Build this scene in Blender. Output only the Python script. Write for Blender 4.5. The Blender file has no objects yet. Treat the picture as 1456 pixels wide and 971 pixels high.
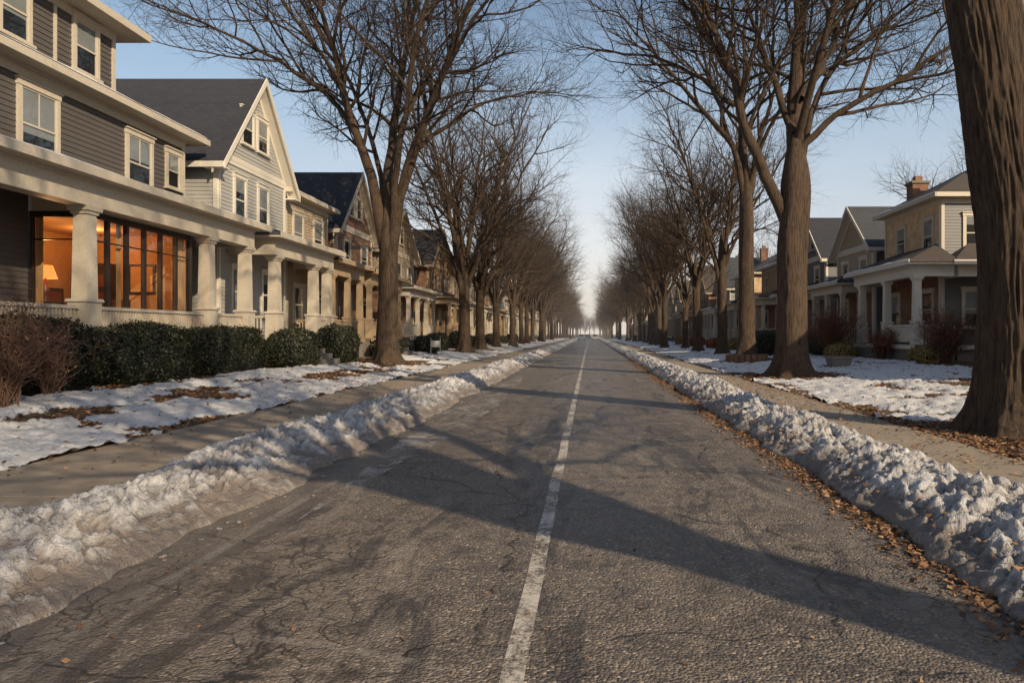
import bpy, math, random
import numpy as np
from mathutils import Vector, noise
random.seed(7); np.random.seed(7)
scene = bpy.context.scene
COL = scene.collection
R = random.random
def U(a, b): return a + (b - a) * random.random()

# ------------------------------------------------------------------ materials
def new_mat(name):
    m = bpy.data.materials.new(name); m.use_nodes = True
    nt = m.node_tree; b = nt.nodes.get('Principled BSDF')
    return m, nt, b
def nd(nt, typ, **kw):
    n = nt.nodes.new(typ)
    for k, v in kw.items(): setattr(n, k, v)
    return n
def lk(nt, a, b): nt.links.new(a, b)
def coords(nt, kind='Object', scale=(1, 1, 1)):
    tc = nd(nt, 'ShaderNodeTexCoord'); mp = nd(nt, 'ShaderNodeMapping')
    mp.inputs['Scale'].default_value = scale
    lk(nt, tc.outputs[kind], mp.inputs['Vector']); return mp.outputs[0]
def ntex(nt, vec, scale, detail=4, rough=.55, dist=0):
    n = nd(nt, 'ShaderNodeTexNoise'); n.inputs['Scale'].default_value = scale
    n.inputs['Detail'].default_value = detail; n.inputs['Roughness'].default_value = rough
    n.inputs['Distortion'].default_value = dist
    lk(nt, vec, n.inputs['Vector']); return n.outputs['Fac']
def ramp(nt, fac, stops):
    r = nd(nt, 'ShaderNodeValToRGB'); e = r.color_ramp.elements
    while len(e) < len(stops): e.new(.5)
    for i, (p, c) in enumerate(stops):
        e[i].position = p
        if not isinstance(c, (tuple, list)): c = (c, c, c)
        e[i].color = (*c[:3], 1)
    lk(nt, fac, r.inputs[0]); return r.outputs[0]
def mixc(nt, fac, a, b, mode='MIX'):
    m = nd(nt, 'ShaderNodeMix', data_type='RGBA', blend_type=mode)
    for s, v in ((0, fac), (6, a), (7, b)):
        if isinstance(v, (int, float)): m.inputs[s].default_value = v
        elif isinstance(v, (tuple, list)): m.inputs[s].default_value = (*v[:3], 1)
        else: lk(nt, v, m.inputs[s])
    return m.outputs[2]
def math_(nt, op, a, b=0.0, c=None, clamp=False):
    m = nd(nt, 'ShaderNodeMath', operation=op, use_clamp=clamp)
    for i, v in enumerate((a, b, c)):
        if v is None: continue
        if isinstance(v, (int, float)): m.inputs[i].default_value = v
        else: lk(nt, v, m.inputs[i])
    return m.outputs[0]
def bump(nt, b, h, strength=.5, dist=.02):
    n = nd(nt, 'ShaderNodeBump'); n.inputs['Strength'].default_value = strength
    n.inputs['Distance'].default_value = dist
    lk(nt, h, n.inputs['Height'])
    lk(nt, n.outputs[0], b.inputs['Normal']); return n.outputs[0]
def paint(name, col, rough=.6, var=.18, dirt=.25, sc=1.2):
    m, nt, b = new_mat(name); v = coords(nt)
    n1 = ntex(nt, v, sc, 6, .6); n2 = ntex(nt, v, 14, 4, .6)
    c = mixc(nt, n1, tuple(x * (1 - var) for x in col), tuple(min(1, x * (1 + var)) for x in col))
    f = ramp(nt, n2, [(.45, 0.0), (.8, dirt)])
    c = mixc(nt, f, c, tuple(x * .45 for x in col))
    lk(nt, c, b.inputs['Base Color']); b.inputs['Roughness'].default_value = rough
    bump(nt, b, n2, .15, .01); return m
def brickmat(name, c1, c2, mortar):
    m, nt, b = new_mat(name); v = coords(nt, 'UV')
    br = nd(nt, 'ShaderNodeTexBrick'); lk(nt, v, br.inputs['Vector'])
    br.inputs['Color1'].default_value = (*c1, 1); br.inputs['Color2'].default_value = (*c2, 1)
    br.inputs['Mortar'].default_value = (*mortar, 1); br.inputs['Scale'].default_value = 1
    br.inputs['Mortar Size'].default_value = .008; br.inputs['Brick Width'].default_value = .23
    br.inputs['Row Height'].default_value = .08; br.inputs['Bias'].default_value = .0
    n = ntex(nt, coords(nt), 2.5, 6, .6)
    c = mixc(nt, ramp(nt, n, [(.35, .55), (.65, 0.0)]), br.outputs[0], tuple(x * .45 for x in c1))
    lk(nt, c, b.inputs['Base Color']); b.inputs['Roughness'].default_value = .85
    inv = math_(nt, 'SUBTRACT', 1, br.outputs['Fac']); bump(nt, b, inv, .5, .01); return m
def shingle(name, c1, c2):
    m, nt, b = new_mat(name); v = coords(nt, 'UV')
    br = nd(nt, 'ShaderNodeTexBrick'); lk(nt, v, br.inputs['Vector'])
    br.inputs['Color1'].default_value = (*c1, 1); br.inputs['Color2'].default_value = (*c2, 1)
    br.inputs['Mortar'].default_value = (*(x * .3 for x in c1), 1); br.inputs['Scale'].default_value = 1
    br.inputs['Mortar Size'].default_value = .012; br.inputs['Brick Width'].default_value = .3
    br.inputs['Row Height'].default_value = .17
    n = ntex(nt, coords(nt), .9, 7, .65)
    c = mixc(nt, n, br.outputs[0], tuple(x * 1.3 for x in c2))
    lk(nt, c, b.inputs['Base Color']); b.inputs['Roughness'].default_value = .85
    inv = math_(nt, 'SUBTRACT', 1, br.outputs['Fac']); bump(nt, b, inv, .6, .02); return m

M = {}
M['trim'] = paint('cream_trim_paint', (.56, .49, .39), .5, .1, .35)
M['trimwhite'] = paint('white_trim_paint', (.68, .63, .54), .5, .08, .3)
M['gray'] = paint('gray_siding_paint', (.1, .088, .08), .6, .16, .3)
M['light'] = paint('light_siding_paint', (.4, .39, .365), .55, .08, .3)
M['cream'] = paint('cream_siding_paint', (.4, .32, .22), .55, .1, .3)
M['blue'] = paint('bluegray_siding_paint', (.15, .145, .145), .55, .1, .3)
M['tan'] = paint('tan_siding_paint', (.4, .29, .18), .6, .1, .3)
M['brick'] = brickmat('brown_brick', (.24, .1, .05), (.34, .17, .095), (.28, .24, .2))
M['tanbrick'] = brickmat('tan_brick', (.66, .43, .22), (.76, .54, .31), (.55, .46, .36))
M['roofd'] = shingle('dark_shingles', (.02, .021, .028), (.036, .036, .043))
M['roofb'] = shingle('brown_shingles', (.05, .038, .032), (.075, .06, .05))
M['roofg'] = shingle('gray_shingles', (.036, .038, .044), (.058, .06, .066))
M['stone'] = paint('foundation_stone', (.22, .19, .16), .9, .3, .5, 3)
M['wood'] = paint('porch_boards', (.16, .12, .09), .6, .2, .3)
M['dwood'] = paint('dark_sash_wood', (.035, .024, .018), .45, .2, .2)
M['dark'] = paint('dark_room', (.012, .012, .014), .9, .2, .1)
M['curt'] = paint('curtain_cloth', (.3, .29, .27), .9, .15, .1)
M['door'] = paint('door_paint', (.14, .05, .03), .4, .1, .2)
M['warmwall'] = paint('warm_room_plaster', (.5, .27, .11), .8, .3, .4, 2)
M['wcurt'] = paint('gold_curtain_cloth', (.55, .3, .12), .9, .15, .1)

def glass_mat():
    m, nt, b = new_mat('window_glass'); nt.nodes.remove(b)
    out = [n for n in nt.nodes if n.type == 'OUTPUT_MATERIAL'][0]
    t = nd(nt, 'ShaderNodeBsdfTransparent'); t.inputs[0].default_value = (.86, .9, .92, 1)
    g = nd(nt, 'ShaderNodeBsdfGlossy'); g.inputs['Roughness'].default_value = .015
    n = ntex(nt, coords(nt), 1.1, 2, .5)
    bp = nd(nt, 'ShaderNodeBump'); bp.inputs['Strength'].default_value = .12; bp.inputs['Distance'].default_value = .05
    lk(nt, n, bp.inputs['Height']); lk(nt, bp.outputs[0], g.inputs['Normal'])
    ge = nd(nt, 'ShaderNodeNewGeometry'); dt_ = nd(nt, 'ShaderNodeVectorMath', operation='DOT_PRODUCT')
    lk(nt, ge.outputs['Normal'], dt_.inputs[0]); lk(nt, ge.outputs['Incoming'], dt_.inputs[1])
    c = math_(nt, 'SUBTRACT', 1, math_(nt, 'ABSOLUTE', dt_.outputs['Value']), clamp=True)
    f = math_(nt, 'MULTIPLY_ADD', math_(nt, 'POWER', c, 4.0), .85, .1, clamp=True)
    mx = nd(nt, 'ShaderNodeMixShader')
    lk(nt, f, mx.inputs[0]); lk(nt, t.outputs[0], mx.inputs[1]); lk(nt, g.outputs[0], mx.inputs[2])
    lk(nt, mx.outputs[0], out.inputs['Surface']); return m
M['glass'] = glass_mat()
def emis(name, col, s):
    m, nt, b = new_mat(name); b.inputs['Base Color'].default_value = (*col, 1)
    b.inputs['Emission Color'].default_value = (*col, 1); b.inputs['Emission Strength'].default_value = s
    return m
M['shade'] = emis('lit_lamp_shade', (1, .38, .08), 1.2)

def snow_mat(name, dirty):
    m, nt, b = new_mat(name); v = coords(nt)
    n1 = ntex(nt, v, 1.3, 8, .65); n2 = ntex(nt, v, 9, 6, .7); n3 = ntex(nt, v, 60, 3, .7)
    base = mixc(nt, n1, (.74, .73, .72), (.88, .87, .855))
    d = math_(nt, 'ADD', math_(nt, 'MULTIPLY', n1, .5), math_(nt, 'MULTIPLY', n2, .5))
    if dirty:
        sep = nd(nt, 'ShaderNodeSeparateXYZ'); lk(nt, v, sep.inputs[0])
        at = nd(nt, 'ShaderNodeAttribute', attribute_name='cav')
        low = math_(nt, 'MULTIPLY_ADD', sep.outputs[2], -1.4, .27)
        d = math_(nt, 'ADD', d, math_(nt, 'MINIMUM', math_(nt, 'MAXIMUM', low, -.05), .16))
        d = math_(nt, 'ADD', d, math_(nt, 'MULTIPLY', at.outputs['Fac'], .4))
        f = ramp(nt, d, [(.4, .04), (.55, .42), (.74, .88)])
        c = mixc(nt, f, base, (.2, .15, .115))
        sp = ramp(nt, n3, [(.54, 0.0), (.69, .62)])
        c = mixc(nt, sp, c, (.21, .15, .105))
    else:
        f = ramp(nt, d, [(.5, 0.0), (.66, .5)])
        c = mixc(nt, f, base, (.38, .3, .24))
        sp = ramp(nt, n3, [(.6, 0.0), (.7, .5)])
        c = mixc(nt, sp, c, (.25, .18, .12))
    lk(nt, c, b.inputs['Base Color']); b.inputs['Roughness'].default_value = .5
    h = math_(nt, 'ADD', n2, math_(nt, 'MULTIPLY', n3, .35))
    bump(nt, b, h, .9, .07); return m
M['snow'] = snow_mat('lawn_snow', False)
M['dsnow'] = snow_mat('plowed_snow', True)

def asphalt():
    m, nt, b = new_mat('asphalt'); v = coords(nt)
    sep = nd(nt, 'ShaderNodeSeparateXYZ'); lk(nt, v, sep.inputs[0])
    vr = nd(nt, 'ShaderNodeTexVoronoi'); vr.inputs['Scale'].default_value = 58; lk(nt, v, vr.inputs['Vector'])
    agg = ramp(nt, vr.outputs['Color'], [(.1, (.04, .035, .032)), (.55, (.15, .126, .103)), (.8, (.29, .23, .175)), (.95, (.65, .52, .38))])
    big = ntex(nt, coords(nt, 'Object', (1, .3, 1)), .55, 8, .62)
    c = mixc(nt, ramp(nt, big, [(.35, 0.0), (.62, .6)]), agg, (.28, .225, .175))
    med = ntex(nt, v, 3.2, 8, .72)
    c = mixc(nt, ramp(nt, med, [(.47, 0.0), (.66, .7)]), c, (.045, .04, .038))
    tar = ntex(nt, coords(nt, 'Object', (1, .22, 1)), 1.5, 7, .7, 1.2)
    c = mixc(nt, ramp(nt, tar, [(.53, 0.0), (.58, .66)]), c, (.05, .044, .041))
    pale = ntex(nt, coords(nt, 'Object', (1.6, .3, 1)), 1.1, 7, .7, .6)
    c = mixc(nt, ramp(nt, pale, [(.55, 0.0), (.66, .45)]), c, (.42, .35, .28))
    ax = math_(nt, 'ABSOLUTE', math_(nt, 'ADD', sep.outputs[0], .35))
    ed = math_(nt, 'ADD', math_(nt, 'MULTIPLY', ax, .33), math_(nt, 'MULTIPLY', med, .5))
    c = mixc(nt, ramp(nt, ed, [(.98, 0.0), (1.22, .45)]), c, (.2, .17, .14))
    dv = nd(nt, 'ShaderNodeVectorMath', operation='MULTIPLY_ADD')
    nn = nd(nt, 'ShaderNodeTexNoise'); nn.inputs['Scale'].default_value = 1.6; nn.inputs['Detail'].default_value = 6; lk(nt, v, nn.inputs['Vector'])
    lk(nt, nn.outputs['Color'], dv.inputs[0]); dv.inputs[1].default_value = (.9, .9, 0); lk(nt, v, dv.inputs[2])
    cr = nd(nt, 'ShaderNodeTexVoronoi', feature='DISTANCE_TO_EDGE'); cr.inputs['Scale'].default_value = .42; lk(nt, dv.outputs[0], cr.inputs['Vector'])
    cr2 = nd(nt, 'ShaderNodeTexVoronoi', feature='DISTANCE_TO_EDGE'); cr2.inputs['Scale'].default_value = 5.5; lk(nt, dv.outputs[0], cr2.inputs['Vector'])
    k1 = ramp(nt, cr.outputs[0], [(0.0, .9), (.005, .6), (.008, 0.0)])
    k2 = ramp(nt, cr2.outputs[0], [(0.0, .9), (.055, 0.0)])
    k2 = math_(nt, 'MULTIPLY', k2, ramp(nt, big, [(.49, 0.0), (.59, .95)]))
    k = math_(nt, 'MAXIMUM', math_(nt, 'MULTIPLY', k1, ramp(nt, med, [(.4, 0.0), (.52, 1.0)])), k2)
    c = mixc(nt, math_(nt, 'MULTIPLY', k, .85), c, (.016, .014, .013))
    lk(nt, c, b.inputs['Base Color'])
    rg = ramp(nt, med, [(.35, .6), (.65, .32)])
    lk(nt, rg, b.inputs['Roughness'])
    h = math_(nt, 'SUBTRACT', math_(nt, 'MULTIPLY', vr.outputs['Distance'], -.9), math_(nt, 'MULTIPLY', k, 1.0))
    h = math_(nt, 'ADD', h, math_(nt, 'MULTIPLY', med, .8))
    bump(nt, b, h, .9, .014); return m
M['asphalt'] = asphalt()
def alphamat(name, col, rough, vs, s1, s2, lo, hi, amax):
    m, nt, b = new_mat(name)
    v = coords(nt, 'Object', vs); n = ntex(nt, v, s1, 8, .8); n2 = ntex(nt, v, s2, 5, .6)
    f = math_(nt, 'ADD', math_(nt, 'MULTIPLY', n, .6), math_(nt, 'MULTIPLY', n2, .4))
    a = ramp(nt, f, [(lo, 0.0), (hi, amax)])
    b.inputs['Base Color'].default_value = (*col, 1); b.inputs['Roughness'].default_value = rough
    lk(nt, a, b.inputs['Alpha']); return m
M['line'] = alphamat('worn_road_paint', (.7, .63, .54), .6, (1, 1, 1), 26, 2.2, .43, .54, .85)
M['fline'] = alphamat('faded_road_paint', (.6, .54, .47), .7, (1, 1, 1), 14, 2, .46, .62, .42)
M['ice'] = alphamat('thin_road_ice', (.6, .58, .56), .25, (1, .5, 1), 6, 1.6, .48, .56, .6)
def concrete():
    m, nt, b = new_mat('sidewalk_concrete'); v = coords(nt)
    n = ntex(nt, v, .8, 8, .65); n2 = ntex(nt, v, 40, 4, .7); n3 = ntex(nt, v, 5, 8, .7)
    c = mixc(nt, n, (.25, .2, .145), (.44, .36, .27))
    c = mixc(nt, ramp(nt, n3, [(.48, 0.0), (.7, .5)]), c, (.14, .11, .08))
    c = mixc(nt, ramp(nt, n2, [(.5, 0.0), (.75, .4)]), c, (.1, .085, .07))
    lk(nt, c, b.inputs['Base Color']); b.inputs['Roughness'].default_value = .7
    bump(nt, b, math_(nt, 'ADD', n2, n3), .4, .01); return m
M['conc'] = concrete()
def soil():
    m, nt, b = new_mat('mulch_and_dead_grass'); v = coords(nt)
    n = ntex(nt, v, .7, 6, .6); n2 = ntex(nt, v, 25, 6, .75); n3 = ntex(nt, v, 6, 6, .7)
    c = mixc(nt, ramp(nt, n, [(.4, 0.0), (.6, 1.0)]), (.1, .055, .032), (.15, .115, .06))
    c = mixc(nt, ramp(nt, n2, [(.42, 0.0), (.7, .8)]), c, (.21, .11, .06))
    c = mixc(nt, ramp(nt, n3, [(.45, 0.0), (.7, .6)]), c, (.045, .028, .019))
    lk(nt, c, b.inputs['Base Color']); b.inputs['Roughness'].default_value = .95
    bump(nt, b, n2, 1, .05); return m
M['soil'] = soil()
def bark(name, c1, c2, bs=.9):
    m, nt, b = new_mat(name)
    v = coords(nt, 'Object', (11, 11, 1.1)); v2 = coords(nt)
    n = ntex(nt, v, 1.8, 10, .72, .15); n2 = ntex(nt, v2, 2.2, 5, .6); n3 = ntex(nt, coords(nt, 'Object', (1, 1, .4)), 38, 4, .7)
    h = math_(nt, 'ADD', n, math_(nt, 'MULTIPLY', n3, .25))
    c = mixc(nt, ramp(nt, h, [(.5, 0.0), (.7, 1.0)]), c1, c2)
    c = mixc(nt, ramp(nt, n2, [(.45, 0.0), (.7, .5)]), c, tuple(x * 1.25 for x in c2))
    lk(nt, c, b.inputs['Base Color']); b.inputs['Roughness'].default_value = .9
    bump(nt, b, h, bs, .08); return m
M['bark'] = bark('tree_bark', (.014, .009, .006), (.095, .06, .036))
M['twig'] = bark('twig_bark', (.022, .015, .011), (.055, .036, .025), .3)
M['fbark'] = bark('haze_paled_bark', (.04, .028, .02), (.09, .062, .046), .3)  # distant trees: air haze painted in as a paler bark colour
M['ftwig'] = bark('haze_paled_twig_bark', (.06, .042, .032), (.11, .078, .058), .2)  # twigs likewise lightened, haze put into their colour
def islandmat(name, stops, rough=.7):
    m, nt, b = new_mat(name); g = nd(nt, 'ShaderNodeNewGeometry')
    c = ramp(nt, g.outputs['Random Per Island'], stops)
    lk(nt, c, b.inputs['Base Color']); b.inputs['Roughness'].default_value = rough
    return m
M['leaf'] = islandmat('fallen_leaf', [(0, (.06, .03, .018)), (.35, (.17, .08, .035)), (.7, (.28, .15, .07)), (1, (.38, .23, .12))], .8)
M['green'] = islandmat('evergreen_leaf', [(0, (.009, .012, .006)), (.5, (.022, .028, .011)), (.85, (.042, .047, .018)), (1, (.085, .056, .025))], .5)
M['redleaf'] = islandmat('rust_leaf', [(0, (.12, .03, .015)), (.5, (.28, .08, .035)), (1, (.42, .17, .07))], .7)
M['goldleaf'] = islandmat('gold_leaf', [(0, (.14, .1, .03)), (.5, (.3, .2, .06)), (1, (.4, .32, .12))], .7)
M['core'] = paint('shrub_core', (.01, .011, .006), 1, .2, .1)
M['redtwig'] = paint('red_twigs', (.14, .075, .05), .8, .2, .1)

# ------------------------------------------------------------------ mesh builder
def finish(name, verts, faces, mats, mi=None, loc=(0, 0, 0), smooth=False, uv=False):
    me = bpy.data.meshes.new(name)
    me.from_pydata([tuple(v) for v in verts] if not isinstance(verts, np.ndarray) else verts.tolist(), [],
                   faces if not isinstance(faces, np.ndarray) else faces.tolist())
    for m in mats: me.materials.append(m)
    if mi is not None: me.polygons.foreach_set('material_index', np.asarray(mi, dtype=np.int32))
    if smooth: me.polygons.foreach_set('use_smooth', np.ones(len(me.polygons), dtype=bool))
    if uv:
        uvl = me.uv_layers.new(name='UVMap')
        co = np.empty(len(me.vertices) * 3); me.vertices.foreach_get('co', co); co = co.reshape(-1, 3)
        arr = np.zeros((len(me.loops), 2))
        for p in me.polygons:
            n = p.normal
            if abs(n.z) > .97: u = Vector((1, 0, 0)); w = Vector((0, 1, 0))
            else:
                u = Vector((0, 0, 1)).cross(n).normalized(); w = n.cross(u)
            for li in p.loop_indices:
                c = co[me.loops[li].vertex_index]
                arr[li] = (c[0] * u.x + c[1] * u.y + c[2] * u.z, c[0] * w.x + c[1] * w.y + c[2] * w.z)
        uvl.data.foreach_set('uv', arr.ravel())
    me.update()
    ob = bpy.data.objects.new(name, me); COL.objects.link(ob); ob.location = loc
    return ob
def empty(name, loc):
    e = bpy.data.objects.new(name, None); COL.objects.link(e); e.location = loc; e.empty_display_size = .5; return e
def child(ob, par):
    ob.parent = par; ob.location = Vector(ob.location) - Vector(par.location)

class MB:
    def __init__(s): s.v = []; s.f = []; s.m = []; s.mats = []
    def mi(s, m):
        m = M[m]
        if m not in s.mats: s.mats.append(m)
        return s.mats.index(m)
    def poly(s, pts, mat):
        b = len(s.v); s.v += [tuple(p) for p in pts]; s.f.append(list(range(b, b + len(pts)))); s.m.append(s.mi(mat))
    def hexa(s, a, c, mat):
        b = len(s.v); s.v += [tuple(p) for p in a] + [tuple(p) for p in c]; n = len(a); k = s.mi(mat)
        s.f.append(list(range(b, b + n))[::-1]); s.f.append(list(range(b + n, b + 2 * n))); s.m += [k, k]
        for i in range(n):
            j = (i + 1) % n; s.f.append([b + i, b + j, b + n + j, b + n + i]); s.m.append(k)
    def box(s, F, u0, u1, n0, n1, z0, z1, mat):
        P = lambda u, n, z: F[0] + F[1] * u + F[2] * n + Vector((0, 0, z))
        s.hexa([P(u0, n0, z0), P(u1, n0, z0), P(u1, n1, z0), P(u0, n1, z0)],
               [P(u0, n0, z1), P(u1, n0, z1), P(u1, n1, z1), P(u0, n1, z1)], mat)
    def frust(s, F, uc, nc, z0, z1, w0, w1, mat):
        P = lambda u, n, z: F[0] + F[1] * u + F[2] * n + Vector((0, 0, z))
        q = lambda w, z: [P(uc - w, nc - w, z), P(uc + w, nc - w, z), P(uc + w, nc + w, z), P(uc - w, nc + w, z)]
        s.hexa(q(w0, z0), q(w1, z1), mat)
    def slab(s, F, pts, th, mat):
        P = lambda p, d=0: F[0] + F[1] * p[0] + F[2] * p[1] + Vector((0, 0, p[2] - d))
        s.hexa([P(p, th) for p in pts], [P(p) for p in pts], mat)
    def build(s, name, par=None, uv=True):
        if not s.f: return None
        ob = finish(name, s.v, s.f, s.mats, s.m, uv=uv)
        if par: child(ob, par)
        return ob

def frameF(xf, sn): return (Vector((xf, 0, 0)), Vector((0, 1, 0)), Vector((sn, 0, 0)))
def frameS(xf, sn, y): return (Vector((xf, y, 0)), Vector((-sn, 0, 0)), Vector((0, -1, 0)))

BRICKS = ('brick', 'tanbrick', 'stone', 'warmwall')
def wall(mb, F, u0, u1, z0, z1, mat, clip=None, bh=.14):
    P = lambda u, n, z: F[0] + F[1] * u + F[2] * n + Vector((0, 0, z))
    if mat in BRICKS:
        if clip is None: mb.poly([P(u0, 0, z0), P(u1, 0, z0), P(u1, 0, z1), P(u0, 0, z1)], mat)
        else:
            a = clip(z0); b = clip(z1)
            mb.poly([P(a[0], 0, z0), P(a[1], 0, z0), P(b[1], 0, z1), P(b[0], 0, z1)], mat)
        return
    n = max(1, int(round((z1 - z0) / bh))); h = (z1 - z0) / n
    for i in range(n):
        a = z0 + i * h; b = a + h
        p, q = (u0, u1) if clip is None else clip(a)
        r, t = (u0, u1) if clip is None else clip(b)
        mb.poly([P(p, .022, a), P(q, .022, a), P(t, .002, b), P(r, .002, b)], mat)
        mb.poly([P(p, .0, a), P(q, .0, a), P(q, .022, a), P(p, .022, a)], mat)

def window(mt, mg, F, uc, z0, w, h, trim='trimwhite', curt=None, lite=1):
    a = uc - w / 2; b = uc + w / 2; z1 = z0 + h; c = .11
    mt.box(F, a - c, a, .0, .075, z0, z1, trim); mt.box(F, b, b + c, .0, .075, z0, z1, trim)
    mt.box(F, a - c - .02, b + c + .02, 0, .09, z1, z1 + .14, trim)
    mt.box(F, a - c - .05, b + c + .05, 0, .13, z1 + .14, z1 + .18, trim)
    mt.box(F, a - c - .04, b + c + .04, 0, .14, z0 - .07, z0, trim)
    s = .045
    mt.box(F, a, a + s, .026, .058, z0, z1, trim); mt.box(F, b - s, b, .026, .058, z0, z1, trim)
    mt.box(F, a + s, b - s, .026, .058, z0, z0 + s * 1.4, trim); mt.box(F, a + s, b - s, .026, .058, z1 - s, z1, trim)
    zm = z0 + h * .5
    mt.box(F, a + s, b - s, .026, .064, zm - .025, zm + .025, trim)
    if lite > 1:
        for k in range(1, lite):
            x = a + (b - a) * k / lite; mt.box(F, x - .012, x + .012, .03, .056, zm + .025, z1 - s, trim)
    P = lambda u, n, z: F[0] + F[1] * u + F[2] * n + Vector((0, 0, z))
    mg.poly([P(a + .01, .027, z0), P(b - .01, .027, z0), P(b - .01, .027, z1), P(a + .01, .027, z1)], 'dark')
    mg.poly([P(a + .01, .048, z0), P(b - .01, .048, z0), P(b - .01, .048, z1), P(a + .01, .048, z1)], 'glass')
    k = R() if curt is None else curt
    if k < .45:
        zb = z0 + h * U(.35, .75)
        mg.poly([P(a, .036, zb), P(b, .036, zb), P(b, .036, z1), P(a, .036, z1)], 'curt')
    elif k < .9:
        for (l, r2) in ((a, a + w * U(.18, .32)), (b - w * U(.18, .32), b)):
            n = 5
            for i in range(n):
                x0 = l + (r2 - l) * i / n; x1 = l + (r2 - l) * (i + 1) / n
                mg.poly([P(x0, .031 + .008 * (i % 2), z0), P(x1, .031 + .008 * ((i + 1) % 2), z0), P(x1, .031 + .008 * ((i + 1) % 2), z1), P(x0, .031 + .008 * (i % 2), z1)], 'curt')

def door(mt, mg, F, uc, z0, trim='trimwhite'):
    w = .95; h = 2.1; a = uc - w / 2; b = uc + w / 2
    mt.box(F, a - .13, a, 0, .08, z0, z0 + h, trim); mt.box(F, b, b + .13, 0, .08, z0, z0 + h, trim)
    mt.box(F, a - .16, b + .16, 0, .1, z0 + h, z0 + h + .18, trim)
    mt.box(F, a, b, 0, .04, z0, z0 + h, 'door')
    mt.box(F, a + .15, b - .15, .04, .05, z0 + 1.0, z0 + h - .2, 'trimwhite')
    mg.box(F, a + .2, b - .2, .05, .056, z0 + 1.05, z0 + h - .25, 'dark')
    mt.box(F, a + .15, b - .15, .04, .05, z0 + .2, z0 + .85, 'door')

def snowstrip(name, F, u0, u1, n_edge, z_edge, slope, w, par):
    nu = max(6, int((u1 - u0) / .12)); V = []; Fc = []
    cols = 5
    for i in range(nu + 1):
        u = u0 + (u1 - u0) * i / nu
        ww = w * (.35 + 1.1 * abs(noise.noise((u * .5, z_edge, n_edge)))) + .05
        th = max(.006, .03 + .04 * noise.noise((u * .7, 3, z_edge)))
        for j in range(cols):
            t = j / (cols - 1); n = n_edge + .02 - (ww + .02) * t
            z = z_edge + (n_edge - n) * slope + (th * math.sin(math.pi * (.12 + .88 * t)) ** .5 if t < 1 else -.01)
            if j == 0: z = z_edge - .01
            p = F[0] + F[1] * u + F[2] * n + Vector((0, 0, z)); V.append(tuple(p))
    for i in range(nu):
        for j in range(cols - 1):
            a = i * cols + j; Fc.append([a, a + 1, a + cols + 1, a + cols])
    ob = finish(name, V, Fc, [M['snow']], smooth=True); child(ob, par)

def porch(par, F, y0, y1, d, gz, zf, zb0, zb1, cols, cw, rise, trim='trim', roof='roofg', gap=None, snow=True, rail=True, bal=.13):
    mb = MB()
    mb.box(F, y0, y1, .03, d - .1, gz - .4, zf - .12, 'stone')
    mb.box(F, y0 - .05, y1 + .05, .03, d, zf - .12, zf, 'wood')
    mb.box(F, y0 - .06, y1 + .06, d, d + .02, zf - .2, zf - .01, trim)
    for u in cols:
        c = d - cw * .6
        mb.frust(F, u, c, zf, zf + .95, cw * .56, cw * .56, trim)
        mb.frust(F, u, c, zf + .95, zf + 1.02, cw * .66, cw * .62, trim)
        mb.frust(F, u, c, zf + 1.02, zb0 - .18, cw * .44, cw * .38, trim)
        mb.frust(F, u, c, zb0 - .18, zb0 - .1, cw * .46, cw * .5, trim)
        mb.frust(F, u, c, zb0 - .1, zb0, cw * .58, cw * .62, trim)
    mb.box(F, y0, y1, d - cw - .02, d - .02, zb0, zb1 - .14, trim)
    mb.box(F, y0 + .0, y0 + .25, .03, d - cw - .02, zb0, zb1 - .14, trim)
    mb.box(F, y1 - .25, y1, .03, d - cw - .02, zb0, zb1 - .14, trim)
    mb.box(F, y0 - .03, y1 + .03, .03, d + .02, zb1 - .14, zb1 - .06, trim)
    mb.box(F, y0 - .35, y1 + .35, .03, d + .35, zb1 - .06, zb1, trim)
    mb.box(F, y0 - .38, y1 + .38, d + .35, d + .40, zb1 - .08, zb1 + .12, trim)
    ob = mb.build('porch_frame', par)
    rb = MB()
    e = d + .35; a = y0 - .35; b = y1 + .35; k = min(e * .9, (b - a) * .3)
    rb.slab(F, [(a, e, zb1 + .12), (b, e, zb1 + .12), (b - k, .03, zb1 + rise), (a + k, .03, zb1 + rise)], .1, roof)
    rb.slab(F, [(a, .03, zb1 + .115), (a, e, zb1 + .115), (a + k, .03, zb1 + rise - .004)], .1, roof)
    rb.slab(F, [(b, e, zb1 + .115), (b, .03, zb1 + .115), (b - k, .03, zb1 + rise - .004)], .1, roof)
    rb.build('porch_roof', par)
    if snow: snowstrip('roof_snow', F, a + .1, b - .1, e, zb1 + .12, (rise - .12) / e, .35, par)
    if rail:
        rm = MB(); c = d - cw * .6
        cs = sorted(cols)
        for p, q in zip(cs[:-1], cs[1:]):
            p2 = p + cw * .58; q2 = q - cw * .58
            if gap and p < gap < q:
                w0 = gap - .8; w1 = gap + .8
                n = max(2, int((zf - gz) / .18))
                for i in range(n):
                    zt = zf - (i + 1) * (zf - gz) / (n + 0.0)
                    rm.box(F, w0, w1, d + .02 + i * .3, d + .02 + (i + 1) * .3, gz - .4, zt + .02, 'stone')
                continue
            rm.box(F, p2, q2, c - .05, c + .05, zf + .78, zf + .86, trim)
            rm.box(F, p2, q2, c - .035, c + .035, zf + .1, zf + .16, trim)
            u = p2 + bal * .5
            while u < q2:
                rm.box(F, u - .022, u + .022, c - .022, c + .022, zf + .16, zf + .78, trim); u += bal
        rm.box(F, y0 + .05, y0 + .13, .05, c - cw * .62, zf + .78, zf + .86, trim)
        u = .15
        while u < c - cw * .62:
            rm.box(F, y0 + .07, y0 + .115, u - .02, u + .02, zf, zf + .78, trim); u += bal
        rm.build('porch_railing', par)

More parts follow.
